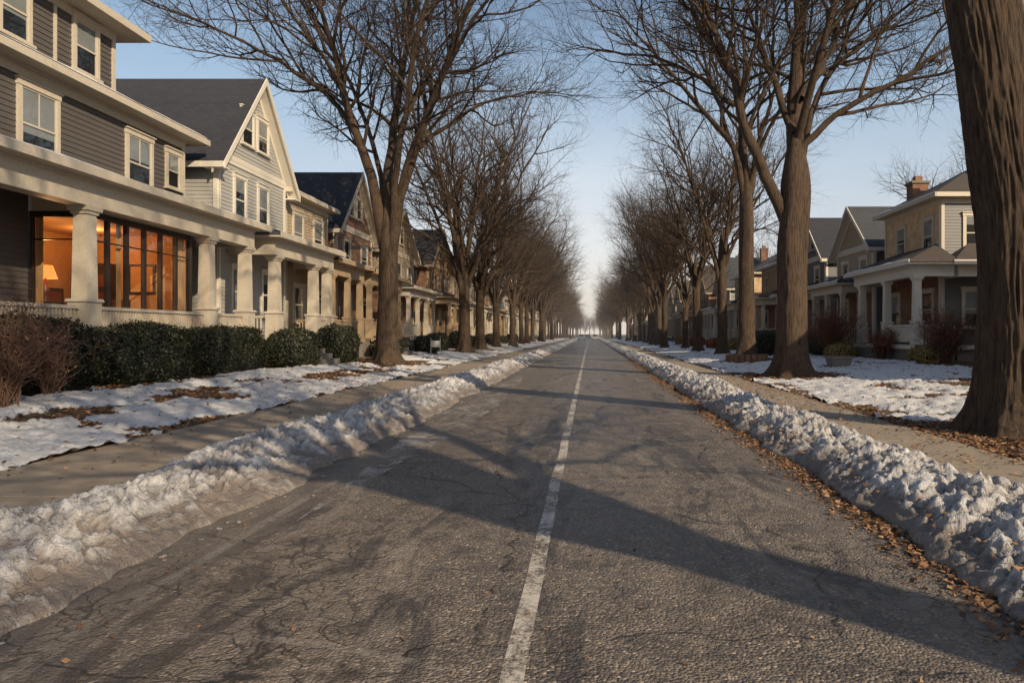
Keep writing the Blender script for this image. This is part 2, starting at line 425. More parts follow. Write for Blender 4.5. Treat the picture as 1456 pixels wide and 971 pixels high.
def house(name, side, xf, y0, y1, gz, eave, kind, peak, wm, roof, trim='trimwhite', sm=None, back=9., porch_kw=None, wins=None, lower=None, oh=.45, chimney=None, attic=True, snow=True):
    sn = 1 if side == 'L' else -1
    par = empty(name, (xf - sn * back / 2, (y0 + y1) / 2, gz))
    F = frameF(xf, sn); S = frameS(xf, sn, y0); sm = sm or wm; lower = lower or wm
    mw = MB(); mt = MB(); mg = MB(); mr = MB(); mid = (y0 + y1) / 2
    zsplit = gz + 4.4 if (gz + 4.4) < eave - 1 else eave
    wall(mw, F, y0, y1, gz, zsplit, lower); wall(mw, F, y0, y1, zsplit, eave, wm)
    wall(mw, S, 0, back, gz, zsplit, lower if sm == wm else sm); wall(mw, S, 0, back, zsplit, eave, sm)
    B = (Vector((xf, y1, 0)), Vector((-sn, 0, 0)), Vector((0, 1, 0)))
    wall(mw, B, 0, back, gz, eave, sm, bh=.3)
    K = (Vector((xf - sn * back, 0, 0)), Vector((0, 1, 0)), Vector((-sn, 0, 0)))
    wall(mw, K, y0, y1, gz, eave, sm, bh=.3)
    for u in (y0, y1 - .14): mt.box(F, u, u + .14, 0, .045, gz + .4, eave - .25, trim)
    mt.box(S, .0, .14, 0, .045, gz + .4, eave - .25, trim)
    mt.box(F, y0 - .04, y1 + .04, -.02, .06, gz - .4, gz + .45, 'stone'); mt.box(S, -.06, back, -.02, .04, gz - .4, gz + .45, 'stone')
    mt.box(F, y0 - .01, y1 + .01, 0, .05, eave - .25, eave, trim); mt.box(S, .0, back, 0, .05, eave - .25, eave, trim)
    th = .14
    if kind == 'gable':
        sl = (peak - eave) / (mid - y0)
        cl = lambda z: (y0 + (z - eave) / sl, y1 - (z - eave) / sl)
        wall(mw, F, y0, y1, eave, peak - .05, wm, clip=cl); wall(mw, K, y0, y1, eave, peak - .05, wm, clip=cl, bh=.4)
        ez = eave - oh * sl + .1
        mr.slab(F, [(y0 - oh, oh, ez), (mid, oh, peak + .1), (mid, -back - .3, peak + .1), (y0 - oh, -back - .3, ez)], th, roof)
        mr.slab(F, [(mid, oh, peak + .102), (y1 + oh, oh, ez), (y1 + oh, -back - .3, ez), (mid, -back - .3, peak + .102)], th, roof)
        for (p, q) in (((y0 - oh, ez), (mid, peak + .1)), ((y1 + oh, ez), (mid, peak + .1))):
            mt.slab(F, [(p[0], oh, p[1] + .02), (q[0], oh, q[1] + .02), (q[0], oh + .05, q[1] + .02), (p[0], oh + .05, p[1] + .02)], .26, trim)
            mt.slab(F, [(p[0], .03, p[1] - th - .004), (q[0], .03, q[1] - th - .004), (q[0], oh, q[1] - th - .004), (p[0], oh, p[1] - th - .004)], .03, trim)
            mt.slab(F, [(p[0], .02, p[1] - th - .04), (q[0], .02, q[1] - th - .04), (q[0], .07, q[1] - th - .04), (p[0], .07, p[1] - th - .04)], .2, trim)
        for u in (y0 - oh - .05, y1 + oh): mt.box(F, u, u + .05, -back, oh, ez - .2, ez, trim)
        for (a, b) in ((y0 - oh, y0), (y1, y1 + oh)): mt.box(F, a + .01, b - .01, -.3, oh - .01, ez - .2, ez - .15, trim)
        if attic:
            az = eave + (peak - eave) * .22
            for s in (-.62, .62): window(mt, mg, F, mid + s, az, .8, (peak - eave) * .36, trim)
        mt.box(F, y0, y1, 0, .06, eave - .1, eave + .1, trim)
    elif kind == 'hip':
        mt.box(F, y0 - oh, y1 + oh, -back - oh, oh, eave, eave + .06, trim)
        mt.box(F, y0 - oh - .04, y1 + oh + .04, oh, oh + .05, eave - .02, eave + .17, trim)
        mt.box(F, y0 - oh - .05, y0 - oh, -back - oh, oh, eave - .02, eave + .17, trim)
        e = eave + .18; W = y1 - y0 + 2 * oh; D = back + 2 * oh
        a = (y0 - oh, oh, e); b = (y1 + oh, oh, e); c = (y1 + oh, -back - oh, e); d = (y0 - oh, -back - oh, e)
        if W < D: p = (mid, oh - W / 2, peak); q = (mid, -back - oh + W / 2, peak)
        else:
            p = (y0 - oh + D / 2, -back / 2, peak); q = (y1 + oh - D / 2, -back / 2, peak)
        if W < D:
            mr.slab(F, [a, b, p], .08, roof); mr.slab(F, [c, d, q], .08, roof)
            mr.slab(F, [d, a, p, q], .08, roof); mr.slab(F, [b, c, q, p], .08, roof)
        else:
            mr.slab(F, [a, b, q, p], .08, roof); mr.slab(F, [c, d, p, q], .08, roof)
            mr.slab(F, [d, a, p], .08, roof); mr.slab(F, [b, c, q], .08, roof)
        if snow: snowstrip('roof_snow', F, y0 - oh + .1, y1 + oh - .1, oh, e + .0, (peak - e) / (min(W, D) / 2), .3, par)
    if chimney:
        for (cu, cn, cz) in chimney:
            mr.box(F, cu - .35, cu + .35, cn - .4, cn + .4, eave, cz, 'brick')
            mr.box(F, cu - .42, cu + .42, cn - .47, cn + .47, cz, cz + .12, 'stone')
            mr.box(F, cu - .18, cu + .18, cn - .18, cn + .18, cz + .12, cz + .4, 'brick')
    if wins is None:
        wins = []; W = y1 - y0; k = 2 if W < 7.5 else 3
        for i in range(k):
            wins.append((F, y0 + W * (i + .5 + .06 * (.5 - R())) / k, eave - 2.35, .95, 1.6))
        zf = gz + 1.0
        for i in range(k - 1): wins.append((F, y0 + W * (i + .55) / k, zf + .7, 1.1, 1.6))
        door(mt, mg, F, y1 - W * .5 / k, zf, trim)
        for i in range(3):
            wins.append((S, 1.5 + i * 2.7, eave - 2.35, .9, 1.5)); wins.append((S, 1.5 + i * 2.7, gz + 1.7, .9, 1.5))
    for (f, uc, z0, w, h) in wins: window(mt, mg, f, uc, z0, w, h, trim)
    mw.build('walls', par); mt.build('trim', par); mg.build('window_panes', par); mr.build('roof', par)
    if porch_kw:
        porch(par, F, gz=gz, **porch_kw)
    return par, F

# ------------------------------------------------------------------ houses: left row
GZ = .42
xf = -13.5
h1 = empty('gray_siding_house', (-18, 16, GZ))
F = frameF(xf, 1)
mw = MB(); mt = MB(); mg = MB(); mr = MB()
Y0, Y1 = 5.0, 23.4
wall(mw, F, Y0, 16.9, GZ, 5.2, 'gray'); wall(mw, F, 21.3, Y1, GZ, 5.2, 'gray'); wall(mw, F, Y0, Y1, 5.2, 8.0, 'gray')
Bk = (Vector((xf, Y1, 0)), Vector((-1, 0, 0)), Vector((0, 1, 0))); wall(mw, Bk, 0, 10, GZ, 8.0, 'gray')
S0 = frameS(xf, 1, Y0); wall(mw, S0, 0, 10, GZ, 8.0, 'gray')
mt.box(F, Y1 - .14, Y1, 0, .05, GZ, 7.75, 'trim')
mt.box(F, Y0, Y1, 0, .06, 7.72, 8.0, 'trim'); mt.box(F, Y0, Y1, .06, .1, 7.94, 8.0, 'trim')
mt.box(F, Y0 - .5, Y1 + .5, -10, .5, 8.0, 8.07, 'trim'); mt.box(F, Y0 - .5, Y1 + .55, .5, .6, 7.98, 8.17, 'trim'); mt.box(F, Y1 + .5, Y1 + .55, -10, .5, 7.98, 8.17, 'trim')
mr.slab(F, [(Y0 - .5, .55, 8.2), (Y1 + .5, .55, 8.2), (Y1 - 4.5, -5, 10.6), (Y0 + 4.5, -5, 10.6)], .08, 'roofb')
mr.slab(F, [(Y1 + .5, .55, 8.2), (Y1 + .5, -10.5, 8.2), (Y1 - 4.5, -5, 10.6)], .08, 'roofb')
mr.slab(F, [(Y1 + .5, -10.5, 8.2), (Y0 - .5, -10.5, 8.2), (Y0 + 4.5, -5, 10.6), (Y1 - 4.5, -5, 10.6)], .08, 'roofb')
T = frameF(-13.85, 1)
wall(mw, T, 8.0, 20.5, 8.2, 10.35, 'gray')
TB = (Vector((-13.85, 20.5, 0)), Vector((-1, 0, 0)), Vector((0, 1, 0))); wall(mw, TB, 0, 7, 8.2, 10.35, 'gray')
mt.box(T, 20.36, 20.5, 0, .05, 8.4, 10.1, 'trim'); mt.box(T, 18.15, 18.25, 0, .04, 8.4, 10.1, 'trim')
mt.box(T, 8, 20.5, 0, .05, 8.2, 8.4, 'trim'); mt.box(T, 8, 20.5, 0, .06, 10.1, 10.35, 'trim')
mt.box(T, 7.5, 21.1, -8, .6, 10.35, 10.43, 'trim'); mt.box(T, 7.5, 21.15, .6, .68, 10.34, 10.55, 'trim'); mt.box(T, 21.1, 21.15, -8, .6, 10.34, 10.55, 'trim')
mr.slab(T, [(7.5, .62, 10.57), (21.1, .62, 10.57), (17, -4, 12.4), (11, -4, 12.4)], .08, 'roofb')
mr.slab(T, [(21.1, .62, 10.57), (21.1, -8, 10.57), (17, -4, 12.4)], .08, 'roofb')
window(mt, mg, T, 19.3, 8.72, .8, 1.35, 'trim', .2); window(mt, mg, T, 16.9, 8.72, .8, 1.35, 'trim', .2); window(mt, mg, T, 13, 8.72, .8, 1.35, 'trim', .2)
window(mt, mg, F, 17.2, 5.75, 1.1, 1.75, 'trim', .3, 2); window(mt, mg, F, 21.05, 5.85, 1.05, 1.6, 'trim', .3, 2); window(mt, mg, F, 22.75, 6.3, .62, 1.1, 'trim', .3)
window(mt, mg, F, 12.5, 5.75, 1.1, 1.75, 'trim', .3, 2); window(mt, mg, F, 14.2, 2.2, 1.2, 1.7, 'trim', .3)
door(mt, mg, F, 22.4, 1.4, 'trim')
ZF = 1.4
Si = (Vector((-12.1, 16.95, 0)), Vector((-1, 0, 0)), Vector((0, -1, 0)))
room = MB()
P3 = lambda x, y, z: Vector((x, y, z))
room.poly([P3(-15.6, 16.95, ZF), P3(-15.6, 21.25, ZF), P3(-15.6, 21.25, 4.6), P3(-15.6, 16.95, 4.6)], 'warmwall')
room.poly([P3(-15.6, 21.25, ZF), P3(-12.2, 21.25, ZF), P3(-12.2, 21.25, 4.6), P3(-15.6, 21.25, 4.6)], 'warmwall')
room.poly([P3(-15.6, 16.97, ZF), P3(-13.5, 16.97, ZF), P3(-13.5, 16.97, 4.6), P3(-15.6, 16.97, 4.6)], 'warmwall')
room.poly([P3(-15.6, 16.95, ZF + .01), P3(-12.2, 16.95, ZF + .01), P3(-12.2, 21.25, ZF + .01), P3(-15.6, 21.25, ZF + .01)], 'wood')
room.poly([P3(-15.6, 16.95, 4.55), P3(-12.2, 16.95, 4.55), P3(-12.2, 21.25, 4.55), P3(-15.6, 21.25, 4.55)], 'warmwall')
room.box(F, 19.0, 20.2, -2.05, -1.6, ZF, 2.9, 'dwood'); room.box(F, 19.1, 20.1, -1.6, -1.58, 1.7, 2.8, 'door')
room.box(F, 17.3, 18.6, -2.09, -2.05, 2.9, 3.9, 'dwood'); room.box(F, 17.38, 18.52, -2.05, -2.04, 2.98, 3.82, 'curt')
room.box(F, 19.6, 20.9, -.2, .4, ZF, 2.15, 'door'); room.box(F, 19.5, 21.0, -.45, -.2, ZF, 2.6, 'door')
room.box(F, 17.7, 18.3, -.75, -.15, 2.35, 2.42, 'dwood')
Fe = (Vector((0, 21.25, 0)), Vector((1, 0, 0)), Vector((0, -1, 0)))
room.box(Fe, -15.3, -14.3, .01, .35, ZF, 3.7, 'dwood')
for zz in (1.9, 2.45, 3.0): room.box(Fe, -15.2, -14.4, .35, .37, zz, zz + .38, 'door')
room.box(Fe, -13.9, -13.1, .01, .04, 2.8, 3.7, 'dwood'); room.box(Fe, -13.83, -13.17, .04, .05, 2.87, 3.63, 'wcurt')
for (a, b) in ((17.74, -.7), (18.22, -.7), (17.74, -.24), (18.22, -.24)): room.box(F, a, a + .05, b, b + .05, ZF, 2.35, 'dwood')
room.build('sunroom_interior', h1)
cm = MB()
def curtain(F_, a, b, n, z0, z1, mat='wcurt'):
    k = max(6, int((b - a) / .04)); pp = []
    for i in range(k + 1):
        u = a + (b - a) * i / k; pp.append((u, n + .03 * math.sin(i * 1.9) + .01 * math.sin(i * 5)))
    for i in range(k):
        (u, m1), (v_, m2) = pp[i], pp[i + 1]
        Q = lambda u, n, z: F_[0] + F_[1] * u + F_[2] * n + Vector((0, 0, z))
        cm.poly([Q(u, m1, z0), Q(v_, m2, z0), Q(v_, m2, z1), Q(u, m1, z1)], mat)
G = frameF(-12.1, 1)
curtain(G, 17.0, 17.3, -.15, ZF + .6, 4.45); curtain(G, 18.2, 18.4, -.15, ZF + .6, 4.45); curtain(G, 20.85, 21.2, -.15, ZF + .6, 4.45)
curtain(Si, .12, .36, -.12, ZF + .6, 4.45); curtain(Si, 1.15, 1.38, -.12, ZF + .6, 4.45)
cm.build('curtains', h1)
def glaze(F_, a, b, npan, z0, z1):
    mt.box(F_, a, b, -.08, .04, z1, z1 + .14, 'dwood'); mt.box(F_, a, b, -.08, .05, z0 - .08, z0, 'dwood')
    for i in range(npan + 1):
        u = a + (b - a) * i / npan; w = .07 if i in (0, npan) else .05
        mt.box(F_, u - w, u + w, -.07, .03, z0, z1, 'dwood')
    Q = lambda u, n, z: F_[0] + F_[1] * u + F_[2] * n + Vector((0, 0, z))
    mg.poly([Q(a, -.02, z0), Q(b, -.02, z0), Q(b, -.02, z1), Q(a, -.02, z1)], 'glass')
    mt.box(F_, a, b, -.05, .01, z1 - .55, z1 - .52, 'dwood')
    mt.box(F_, a, b, -.06, .02, ZF, z0 - .08, 'trim')
glaze(G, 16.95, 21.3, 6, ZF + .62, 4.42)
glaze(Si, .06, 1.38, 1, ZF + .62, 4.42)
mt.box(Si, .02, 1.4, -.04, .02, 4.56, 5.0, 'trim'); mt.box(G, 16.9, 21.3, -.1, -.01, 4.56, 4.62, 'trim')
mw.build('walls', h1); mt.build('trim', h1); mg.build('window_panes', h1); mr.build('roof', h1)
porch(h1, F, 5.0, 24.3, 1.95, GZ, ZF, 4.57, 5.25, [8.5, 12.5, 16.45, 21.7, 24.1], .42, .62, 'trim', 'roofg', bal=.11)
snowstrip('roof_snow', F, Y0, Y1 + .4, .58, 8.2, .42, .3, h1)
def lathe(name, prof, loc, mat, par, seg=20):
    V = []; Fc = []
    for (r, z) in prof:
        for i in range(seg):
            a = 2 * math.pi * i / seg; V.append((r * math.cos(a) + loc[0], r * math.sin(a) + loc[1], z + loc[2]))
    for j in range(len(prof) - 1):
        for i in range(seg):
            k = (i + 1) % seg; Fc.append([j * seg + i, j * seg + k, (j + 1) * seg + k, (j + 1) * seg + i])
    ob = finish(name, V, Fc, [M[mat]], smooth=True); child(ob, par)
lathe('lamp_base', [(.09, 0), (.1, .03), (.03, .08), (.08, .2), (.09, .32), (.03, .45), (.02, .62)], (-13.92, 18.0, 2.42), 'door', h1)
lathe('lamp_shade', [(.26, 0), (.15, .34)], (-13.92, 18.0, 3.02), 'shade', h1)
def plight(name, loc, w, par, r=.08):
    l = bpy.data.lights.new(name, 'POINT'); l.energy = w; l.color = (1, .5, .19); l.shadow_soft_size = r
    o = bpy.data.objects.new(name, l); COL.objects.link(o); o.location = loc; child(o, par)
plight('lamp_bulb', (-13.92, 18.0, 3.55), 50, h1)
plight('ceiling_bulb', (-14.0, 19.8, 4.2), 70, h1)

house('white_gable_house', 'L', -13.0, 24.6, 30.0, GZ, 8.0, 'gable', 11.4, 'light', 'roofd',
      wins=[(frameF(-13, 1), 26.1, 5.75, .75, 1.6), (frameF(-13, 1), 27.95, 5.75, .75, 1.6), (frameF(-13, 1), 26.2, 2.3, 1.3, 1.7), (frameF(-13, 1), 28.4, 2.3, 1.0, 1.7)],
      porch_kw=dict(y0=25.2, y1=31.0, d=1.75, zf=1.4, zb0=4.45, zb1=5.1, cols=[25.7, 29.3, 30.8], cw=.42, rise=.6, gap=27.5, trim='trim'))
house('cream_siding_house', 'L', -13.2, 30.5, 35.4, GZ, 7.7, 'hip', 9.3, 'cream', 'roofb', 'trim',
      porch_kw=dict(y0=31.6, y1=36, d=1.7, zf=1.4, zb0=4.3, zb1=4.9, cols=[31.9, 34, 35.8], cw=.32, rise=.6, trim='tan', roof='roofb'))
house('brown_brick_house', 'L', -13.2, 36.6, 42.6, GZ, 7.4, 'gable', 10.6, 'brick', 'roofd', 'trim',
      porch_kw=dict(y0=36.8, y1=42.8, d=1.8, zf=1.4, zb0=4.2, zb1=4.8, cols=[37, 39, 41, 42.6], cw=.3, rise=.7, gap=40, trim='tan', roof='roofb'))
styles = [('cream_siding_house', 'cream', 'roofb', 'gable', 10.6, 'trim', 'brick'), ('brown_brick_house', 'brick', 'roofb', 'gable', 10.9, 'tan', None),
          ('tan_brick_house', 'tanbrick', 'roofd', 'hip', 10.2, 'trim', None), ('gray_siding_house', 'gray', 'roofb', 'gable', 10.4, 'trim', None),
          ('brown_brick_house', 'brick', 'roofd', 'hip', 9.8, 'tan', None), ('white_siding_house', 'light', 'roofg', 'gable', 10.5, 'trimwhite', None),
          ('tan_siding_house', 'tan', 'roofb', 'hip', 10.0, 'trim', 'brick')]
y = 46.0; i = 0
while y < 235:
    s = styles[i % 7]; w = U(7.2, 8.8)
    house(s[0], 'L', -13.2 + U(-.4, .3), y, y + w, GZ, 7.4 + U(-.3, .3), s[3], s[4] + U(-.3, .4), s[1], s[2], s[5], lower=s[6],
          chimney=[(y + w * .7, -4.5, s[4] + 1.0)] if R() < .5 else None,
          porch_kw=dict(y0=y + .2, y1=y + w - .1, d=1.8, zf=1.4, zb0=4.1, zb1=4.65, cols=[y + .5, y + w * .36, y + w * .66, y + w - .4], cw=.3, rise=.75, trim=s[5], roof=s[2], gap=y + w * .5, bal=.16 if y < 90 else .4))
    y += w + U(2.6, 3.6); i += 1

# right row
par, Fr = house('tan_brick_house', 'R', 15.5, 31.0, 36.8, .45, 7.6, 'hip', 9.6, 'tanbrick', 'roofb', 'trim', sm='blue',
      chimney=[(32.6, -3.4, 10.3), (35.8, -1.2, 9.2)], lower='brick',
      wins=[(frameF(15.5, -1), 32.1, 5.3, .85, 1.5), (frameF(15.5, -1), 34.9, 5.3, .85, 1.5), (frameF(15.5, -1), 32.2, 1.9, 1.0, 1.6), (frameF(15.5, -1), 35.6, 1.9, 1.0, 1.6),
            (frameS(15.5, -1, 31.0), 1.5, 5.3, .9, 1.5), (frameS(15.5, -1, 31.0), 1.5, 1.9, 1.0, 1.6)], back=8)
porch(par, frameF(15.5, -1), 29.8, 36.6, 1.75, .45, 1.15, 4.05, 4.6, [30.0, 33.0, 36.0], .36, 1.0, 'trimwhite', 'roofb', gap=34.4)
Fs = (Vector((15.3, 31.0, 0)), Vector((1, 0, 0)), Vector((0, -1, 0)))
porch(par, Fs, .35, 6.0, 1.2, .45, 1.146, 4.046, 4.596, [2.2, 5.6], .34, 1.0, 'trimwhite', 'roofb', snow=False)
house('brick_house', 'R', 16.2, 13.0, 24.2, .45, 7.6, 'hip', 9.9, 'tanbrick', 'roofb', 'trim', back=9,
      porch_kw=dict(y0=14, y1=23, d=1.6, zf=1.15, zb0=4.05, zb1=4.6, cols=[14.3, 17, 20, 22.7], cw=.34, rise=.7, gap=18.5))
house('cream_siding_house', 'R', 15.6, 38.6, 44.2, .45, 6.6, 'gable', 9.0, 'cream', 'roofg', 'trimwhite', sm='blue', lower='brick', attic=False,
      porch_kw=dict(y0=38.8, y1=44.2, d=1.7, zf=1.1, zb0=3.9, zb1=4.4, cols=[39.1, 41.5, 43.9], cw=.3, rise=.8, gap=42.6))
house('gray_siding_house', 'R', 15.8, 47, 53.5, .45, 6.9, 'gable', 9.8, 'blue', 'roofd', 'trimwhite', attic=True,
      porch_kw=dict(y0=47.2, y1=53.2, d=1.7, zf=1.1, zb0=3.9, zb1=4.4, cols=[47.5, 50.2, 52.9], cw=.3, rise=.8, roof='roofb', gap=51))
y = 57.0; i = 2
while y < 235:
    s = styles[(i * 3) % 7]; w = U(7.2, 8.8)
    house(s[0], 'R', 15.5 + U(-.3, .5), y, y + w, .45, 7.2 + U(-.4, .3), s[3], s[4] + U(-.3, .2), s[1], s[2], s[5], lower=s[6],
          chimney=[(y + w * .3, -4.5, s[4] + 1.0)] if R() < .5 else None,
          porch_kw=dict(y0=y + .2, y1=y + w - .1, d=1.8, zf=1.2, zb0=4.0, zb1=4.55, cols=[y + .5, y + w * .36, y + w * .66, y + w - .4], cw=.3, rise=.75, trim=s[5], roof=s[2], gap=y + w * .5, bal=.16 if y < 90 else .4))
    y += w + U(2.6, 3.8); i += 1

# ------------------------------------------------------------------ ground
def sstep(a, b, x):
    t = max(0., min(1., (x - a) / (b - a))); return t * t * (3 - 2 * t)
def lawn_z(x, y):
    if x < 0: z = .09 + .33 * sstep(6.3, 11.2, -x)
    else: z = .09 + .36 * sstep(4.9, 13.5, x)
    return z + .03 * noise.noise((x * .5, y * .5, 1.3))
g = MB()
Fg = (Vector((0, 0, 0)), Vector((1, 0, 0)), Vector((0, 1, 0)))
g.poly([(-1500, -300, -.03), (1500, -300, -.03), (1500, 2500, -.03), (-1500, 2500, -.03)], 'soil'); g.build('ground', uv=False)
KL, KR = -3.7, 2.95
g = MB(); g.poly([(KL, -40, 0), (KR, -40, 0), (KR, 900, 0), (KL, 900, 0)], 'asphalt'); g.build('road', uv=False)
for (a, b, nm) in ((-6.5, KL - .16, 'verge'), (KR + .16, 5.2, 'verge')):
    g = MB(); g.poly([(a, -40, .06), (b, -40, .06), (b, 600, .06), (a, 600, .06)], 'soil'); g.build(nm, uv=False)
for (a, b) in ((KL - .16, KL), (KR, KR + .16)):
    g = MB(); yy = -20
    while yy < 400:
        g.box(Fg, a, b, yy, yy + 2.98, -.1, .125 + U(-.006, .006), 'conc'); yy += 3
    g.build('kerb', uv=False)
for (a, b) in ((-6.5, -4.55), (3.8, 5.12)):
    g = MB(); yy = -12.2
    while yy < 330:
        L = 1.7 if yy < 100 else 6.8
        t = U(-.008, .008); t2 = U(-.008, .008)
        g.hexa([(a, yy, 0), (b, yy, 0), (b, yy + L - .018, 0), (a, yy + L - .018, 0)],
               [(a, yy, .1 + t), (b, yy, .1 + t2), (b, yy + L - .018, .1 + t2 * .3), (a, yy + L - .018, .1 - t)], 'conc')
        yy += L
    g.build('sidewalk', uv=False)
def ribbon(name, pts, mat):
    V = []; Fc = []
    for k, (x, y_, w_, z) in enumerate(pts):
        V += [(x - w_, y_, z), (x + w_, y_, z)]
        if k: Fc.append([2 * k - 2, 2 * k - 1, 2 * k + 1, 2 * k])
    finish(name, V, Fc, [M[mat]])
pts = []; yy = 1.5
while yy < 330: pts.append((-.36 + .015 * noise.noise((0, yy * .6, 0)), yy, .056, .004)); yy *= 1.03
ribbon('road_centre_line', pts, 'line')
V = []; Fc = []
for k in range(30):
    t = k / 29; x = -2.35 + 1.75 * t; yc = 3.72 - .42 * t ** 1.6 + .06 * math.sin(t * 3)
    V += [(x, yc - .035, .005), (x, yc + .035, .005)]
    if k: Fc.append([2 * k - 2, 2 * k - 1, 2 * k + 1, 2 * k])
finish('faded_road_marking', V, Fc, [M['fline']])
ribbon('faded_road_marking', [(-2.75 + .05 * noise.noise((3 + k * .18, 0, 0)), 3 + k * .6, .045, .005) for k in range(80)], 'fline')
ribbon('ice_patch', [(-2.5, 6 + k * .35, .46 * math.sin(math.pi * k / 59) * (1 + .5 * noise.noise((k * .35, 3, 0))), .009) for k in range(60)], 'ice')

TREES_L = [(-9.2, 32), (-9.0, 51), (-9.2, 60)]
mulch = [(x, y, 1.9) for x, y in TREES_L] + [(7.0, 24.2, 1.7), (8.05, 36, 1.8)]
def snow_mask(x, y):
    n = noise.fractal((x * .55, y * .4, 5.), .8, 2.0, 4) * .66 + .38 * noise.noise((x * 2.2, y * 1.6, 9)) + .24 * noise.noise((x * 6, y * 5, 3)) + .16 * noise.noise((x * 13, y * 13, 8))
    if x < 0:
        a = -x
        if y < 26:
            band = max(1 - abs(a - 7.2) / 1.25, 1.1 - abs(a - 9.75) / .72)
            if y < 10.5: band = max(band, 1 - abs(a - 7.8) / 1.8)
            m = band * .5 + n
        else: m = .14 + n - .5 * sstep(10.5, 11.2, a)
    else:
        m = .28 + n * .9
        if y < 12.3: m = min(m, (y - 11.9) * .8 + n * .6)
        m -= .9 * sstep(12.6, 13.4, x)
        m -= .35 * (1 - sstep(5.3, 6.0, x))
        if 40 < y: m -= .12
    for (tx, ty, r) in mulch:
        d = math.hypot(x - tx, (y - ty) * .8)
        if d < r: m -= (r - d) * .8
    return m
def gridmesh(name, xs, ys, fz, mat, smooth=True):
    V = []; Fc = []; nx = len(xs)
    for y_ in ys:
        for x_ in xs: V.append((x_, y_, fz(x_, y_)))
    for j in range(len(ys) - 1):
        for i_ in range(nx - 1):
            a = j * nx + i_; Fc.append([a, a + 1, a + nx + 1, a + nx])
    return finish(name, V, Fc, [mat], smooth=smooth)
def geo(a, b, r, mn=.05):
    o = [a]
    while o[-1] < b: o.append(o[-1] + max(mn, o[-1] * r))
    return o
xsL = [-80, -40, -25, -16] + list(np.arange(-13.5, -6.49, .25)); xsR = list(np.arange(5.12, 15, .25)) + [16, 25, 40, 80]
ys_l = [-30, -10, 0] + list(np.arange(3, 60, .5)) + list(np.arange(60, 600, 12))
gridmesh('lawn', xsL, ys_l, lawn_z, M['soil']); gridmesh('lawn', xsR, ys_l, lawn_z, M['soil'])
def snow_z(x, y):
    m = snow_mask(x, y); s = sstep(-.02, .16, m)
    if s > 0:
        lump = .05 * noise.noise((x * 2.0, y * 2.0, 4))
        if y < 45: lump += .04 * (.42 - noise.voronoi((x * 3.4, y * 3.4, 2))[0][0]) + .055 * noise.fractal((x * 6, y * 6, 2), .7, 2.1, 3)
    else: lump = 0
    return lawn_z(x, y) - .03 + s * (.085 + lump + .05 * max(0, m - .3))
gridmesh('snow_patch', list(np.arange(-11.4, -6.42, .05)), geo(4.5, 240, .007), snow_z, M['snow'])
gridmesh('snow_patch', list(np.arange(5.2, 13.6, .075)), geo(7.5, 240, .0075), snow_z, M['snow'])

def bank(x0, x1, H, seed, y_start=1.2):
    ys = [y_start]
    while ys[-1] < 280: ys.append(ys[-1] + max(.018, ys[-1] * .0055))
    nc = 80; V = []; Fc = []; CV = []
    left = x0 < 0
    for y_ in ys:
        e0 = x0 + .22 * noise.noise((y_ * .8, seed, 0)) + .12 * noise.noise((y_ * 3.1, seed, 5)); e1 = x1 + .18 * noise.noise((y_ * .7, seed + 9, 0)) + .12 * noise.noise((y_ * 3.3, seed, 8))
        hh = H * (.9 + .6 * noise.noise((y_ * .45, seed, 3)))
        for i_ in range(nc + 1):
            t = i_ / nc; x_ = e0 + (e1 - e0) * t
            env = math.sin(math.pi * t) ** .62 if 0 < t < 1 else 0
            z = hh * env; cv = 0
            if env > 0:
                wx = x_ + .2 * noise.noise((x_ * 3, y_ * 3, 1)) + .07 * noise.noise((x_ * 9, y_ * 9, 1)); wy = y_ + .2 * noise.noise((x_ * 3, y_ * 3, 7)) + .07 * noise.noise((x_ * 9, y_ * 9, 4))
                v1 = noise.voronoi((wx * 3.6, wy * 3.6, seed))[0]
                e = min(1, (v1[1] - v1[0]) * 2.2)
                fr = noise.fractal((x_ * 3.2, y_ * 3.2, seed), .75, 2.1, 4)
                z += (e - .5) * .07 * env + fr * .1 * env; cv = max(0, .5 - e) * .7 + max(0, -fr) * .45
                if y_ < 70:
                    v2 = noise.voronoi((wx * 9.5, wy * 9.5, z * 6 + seed + 3))[0]
                    e2 = min(1, (v2[1] - v2[0]) * 2.0)
                    z += (e2 - .5) * .04 * min(1, env * 1.3) + (.4 - v2[0]) * .04 * env; cv += max(0, .45 - e2) * .5
                    if y_ < 24:
                        f3 = noise.fractal((x_ * 17, y_ * 17, seed), .6, 2.2, 3)
                        z += f3 * .022 * env; cv += max(0, -f3) * .25
                z = max(z, .01)
            q = sstep(2.95, 3.95, -x_) if left else sstep(2.3, 3.2, x_)
            V.append((x_, y_, z + (.11 * q if env > 0 else -.03))); CV.append(cv)
    m_ = nc + 1
    for j in range(len(ys) - 1):
        for i_ in range(nc):
            a = j * m_ + i_; Fc.append([a, a + 1, a + m_ + 1, a + m_])
    ob = finish('snow_bank', V, Fc, [M['dsnow']], smooth=True)
    ob.data.attributes.new('cav', 'FLOAT', 'POINT').data.foreach_set('value', np.array(CV, dtype=np.float32))
bank(-4.68, -3.12, .21, 11.3); bank(2.5, 3.9, .22, 47.7)
V = []; Fc = []
import bmesh
bm = bmesh.new(); bmesh.ops.create_icosphere(bm, subdivisions=2, radius=1); iv = [v.co.copy() for v in bm.verts]; ifc = [[v.index for v in f.verts] for f in bm.faces]; bm.free()
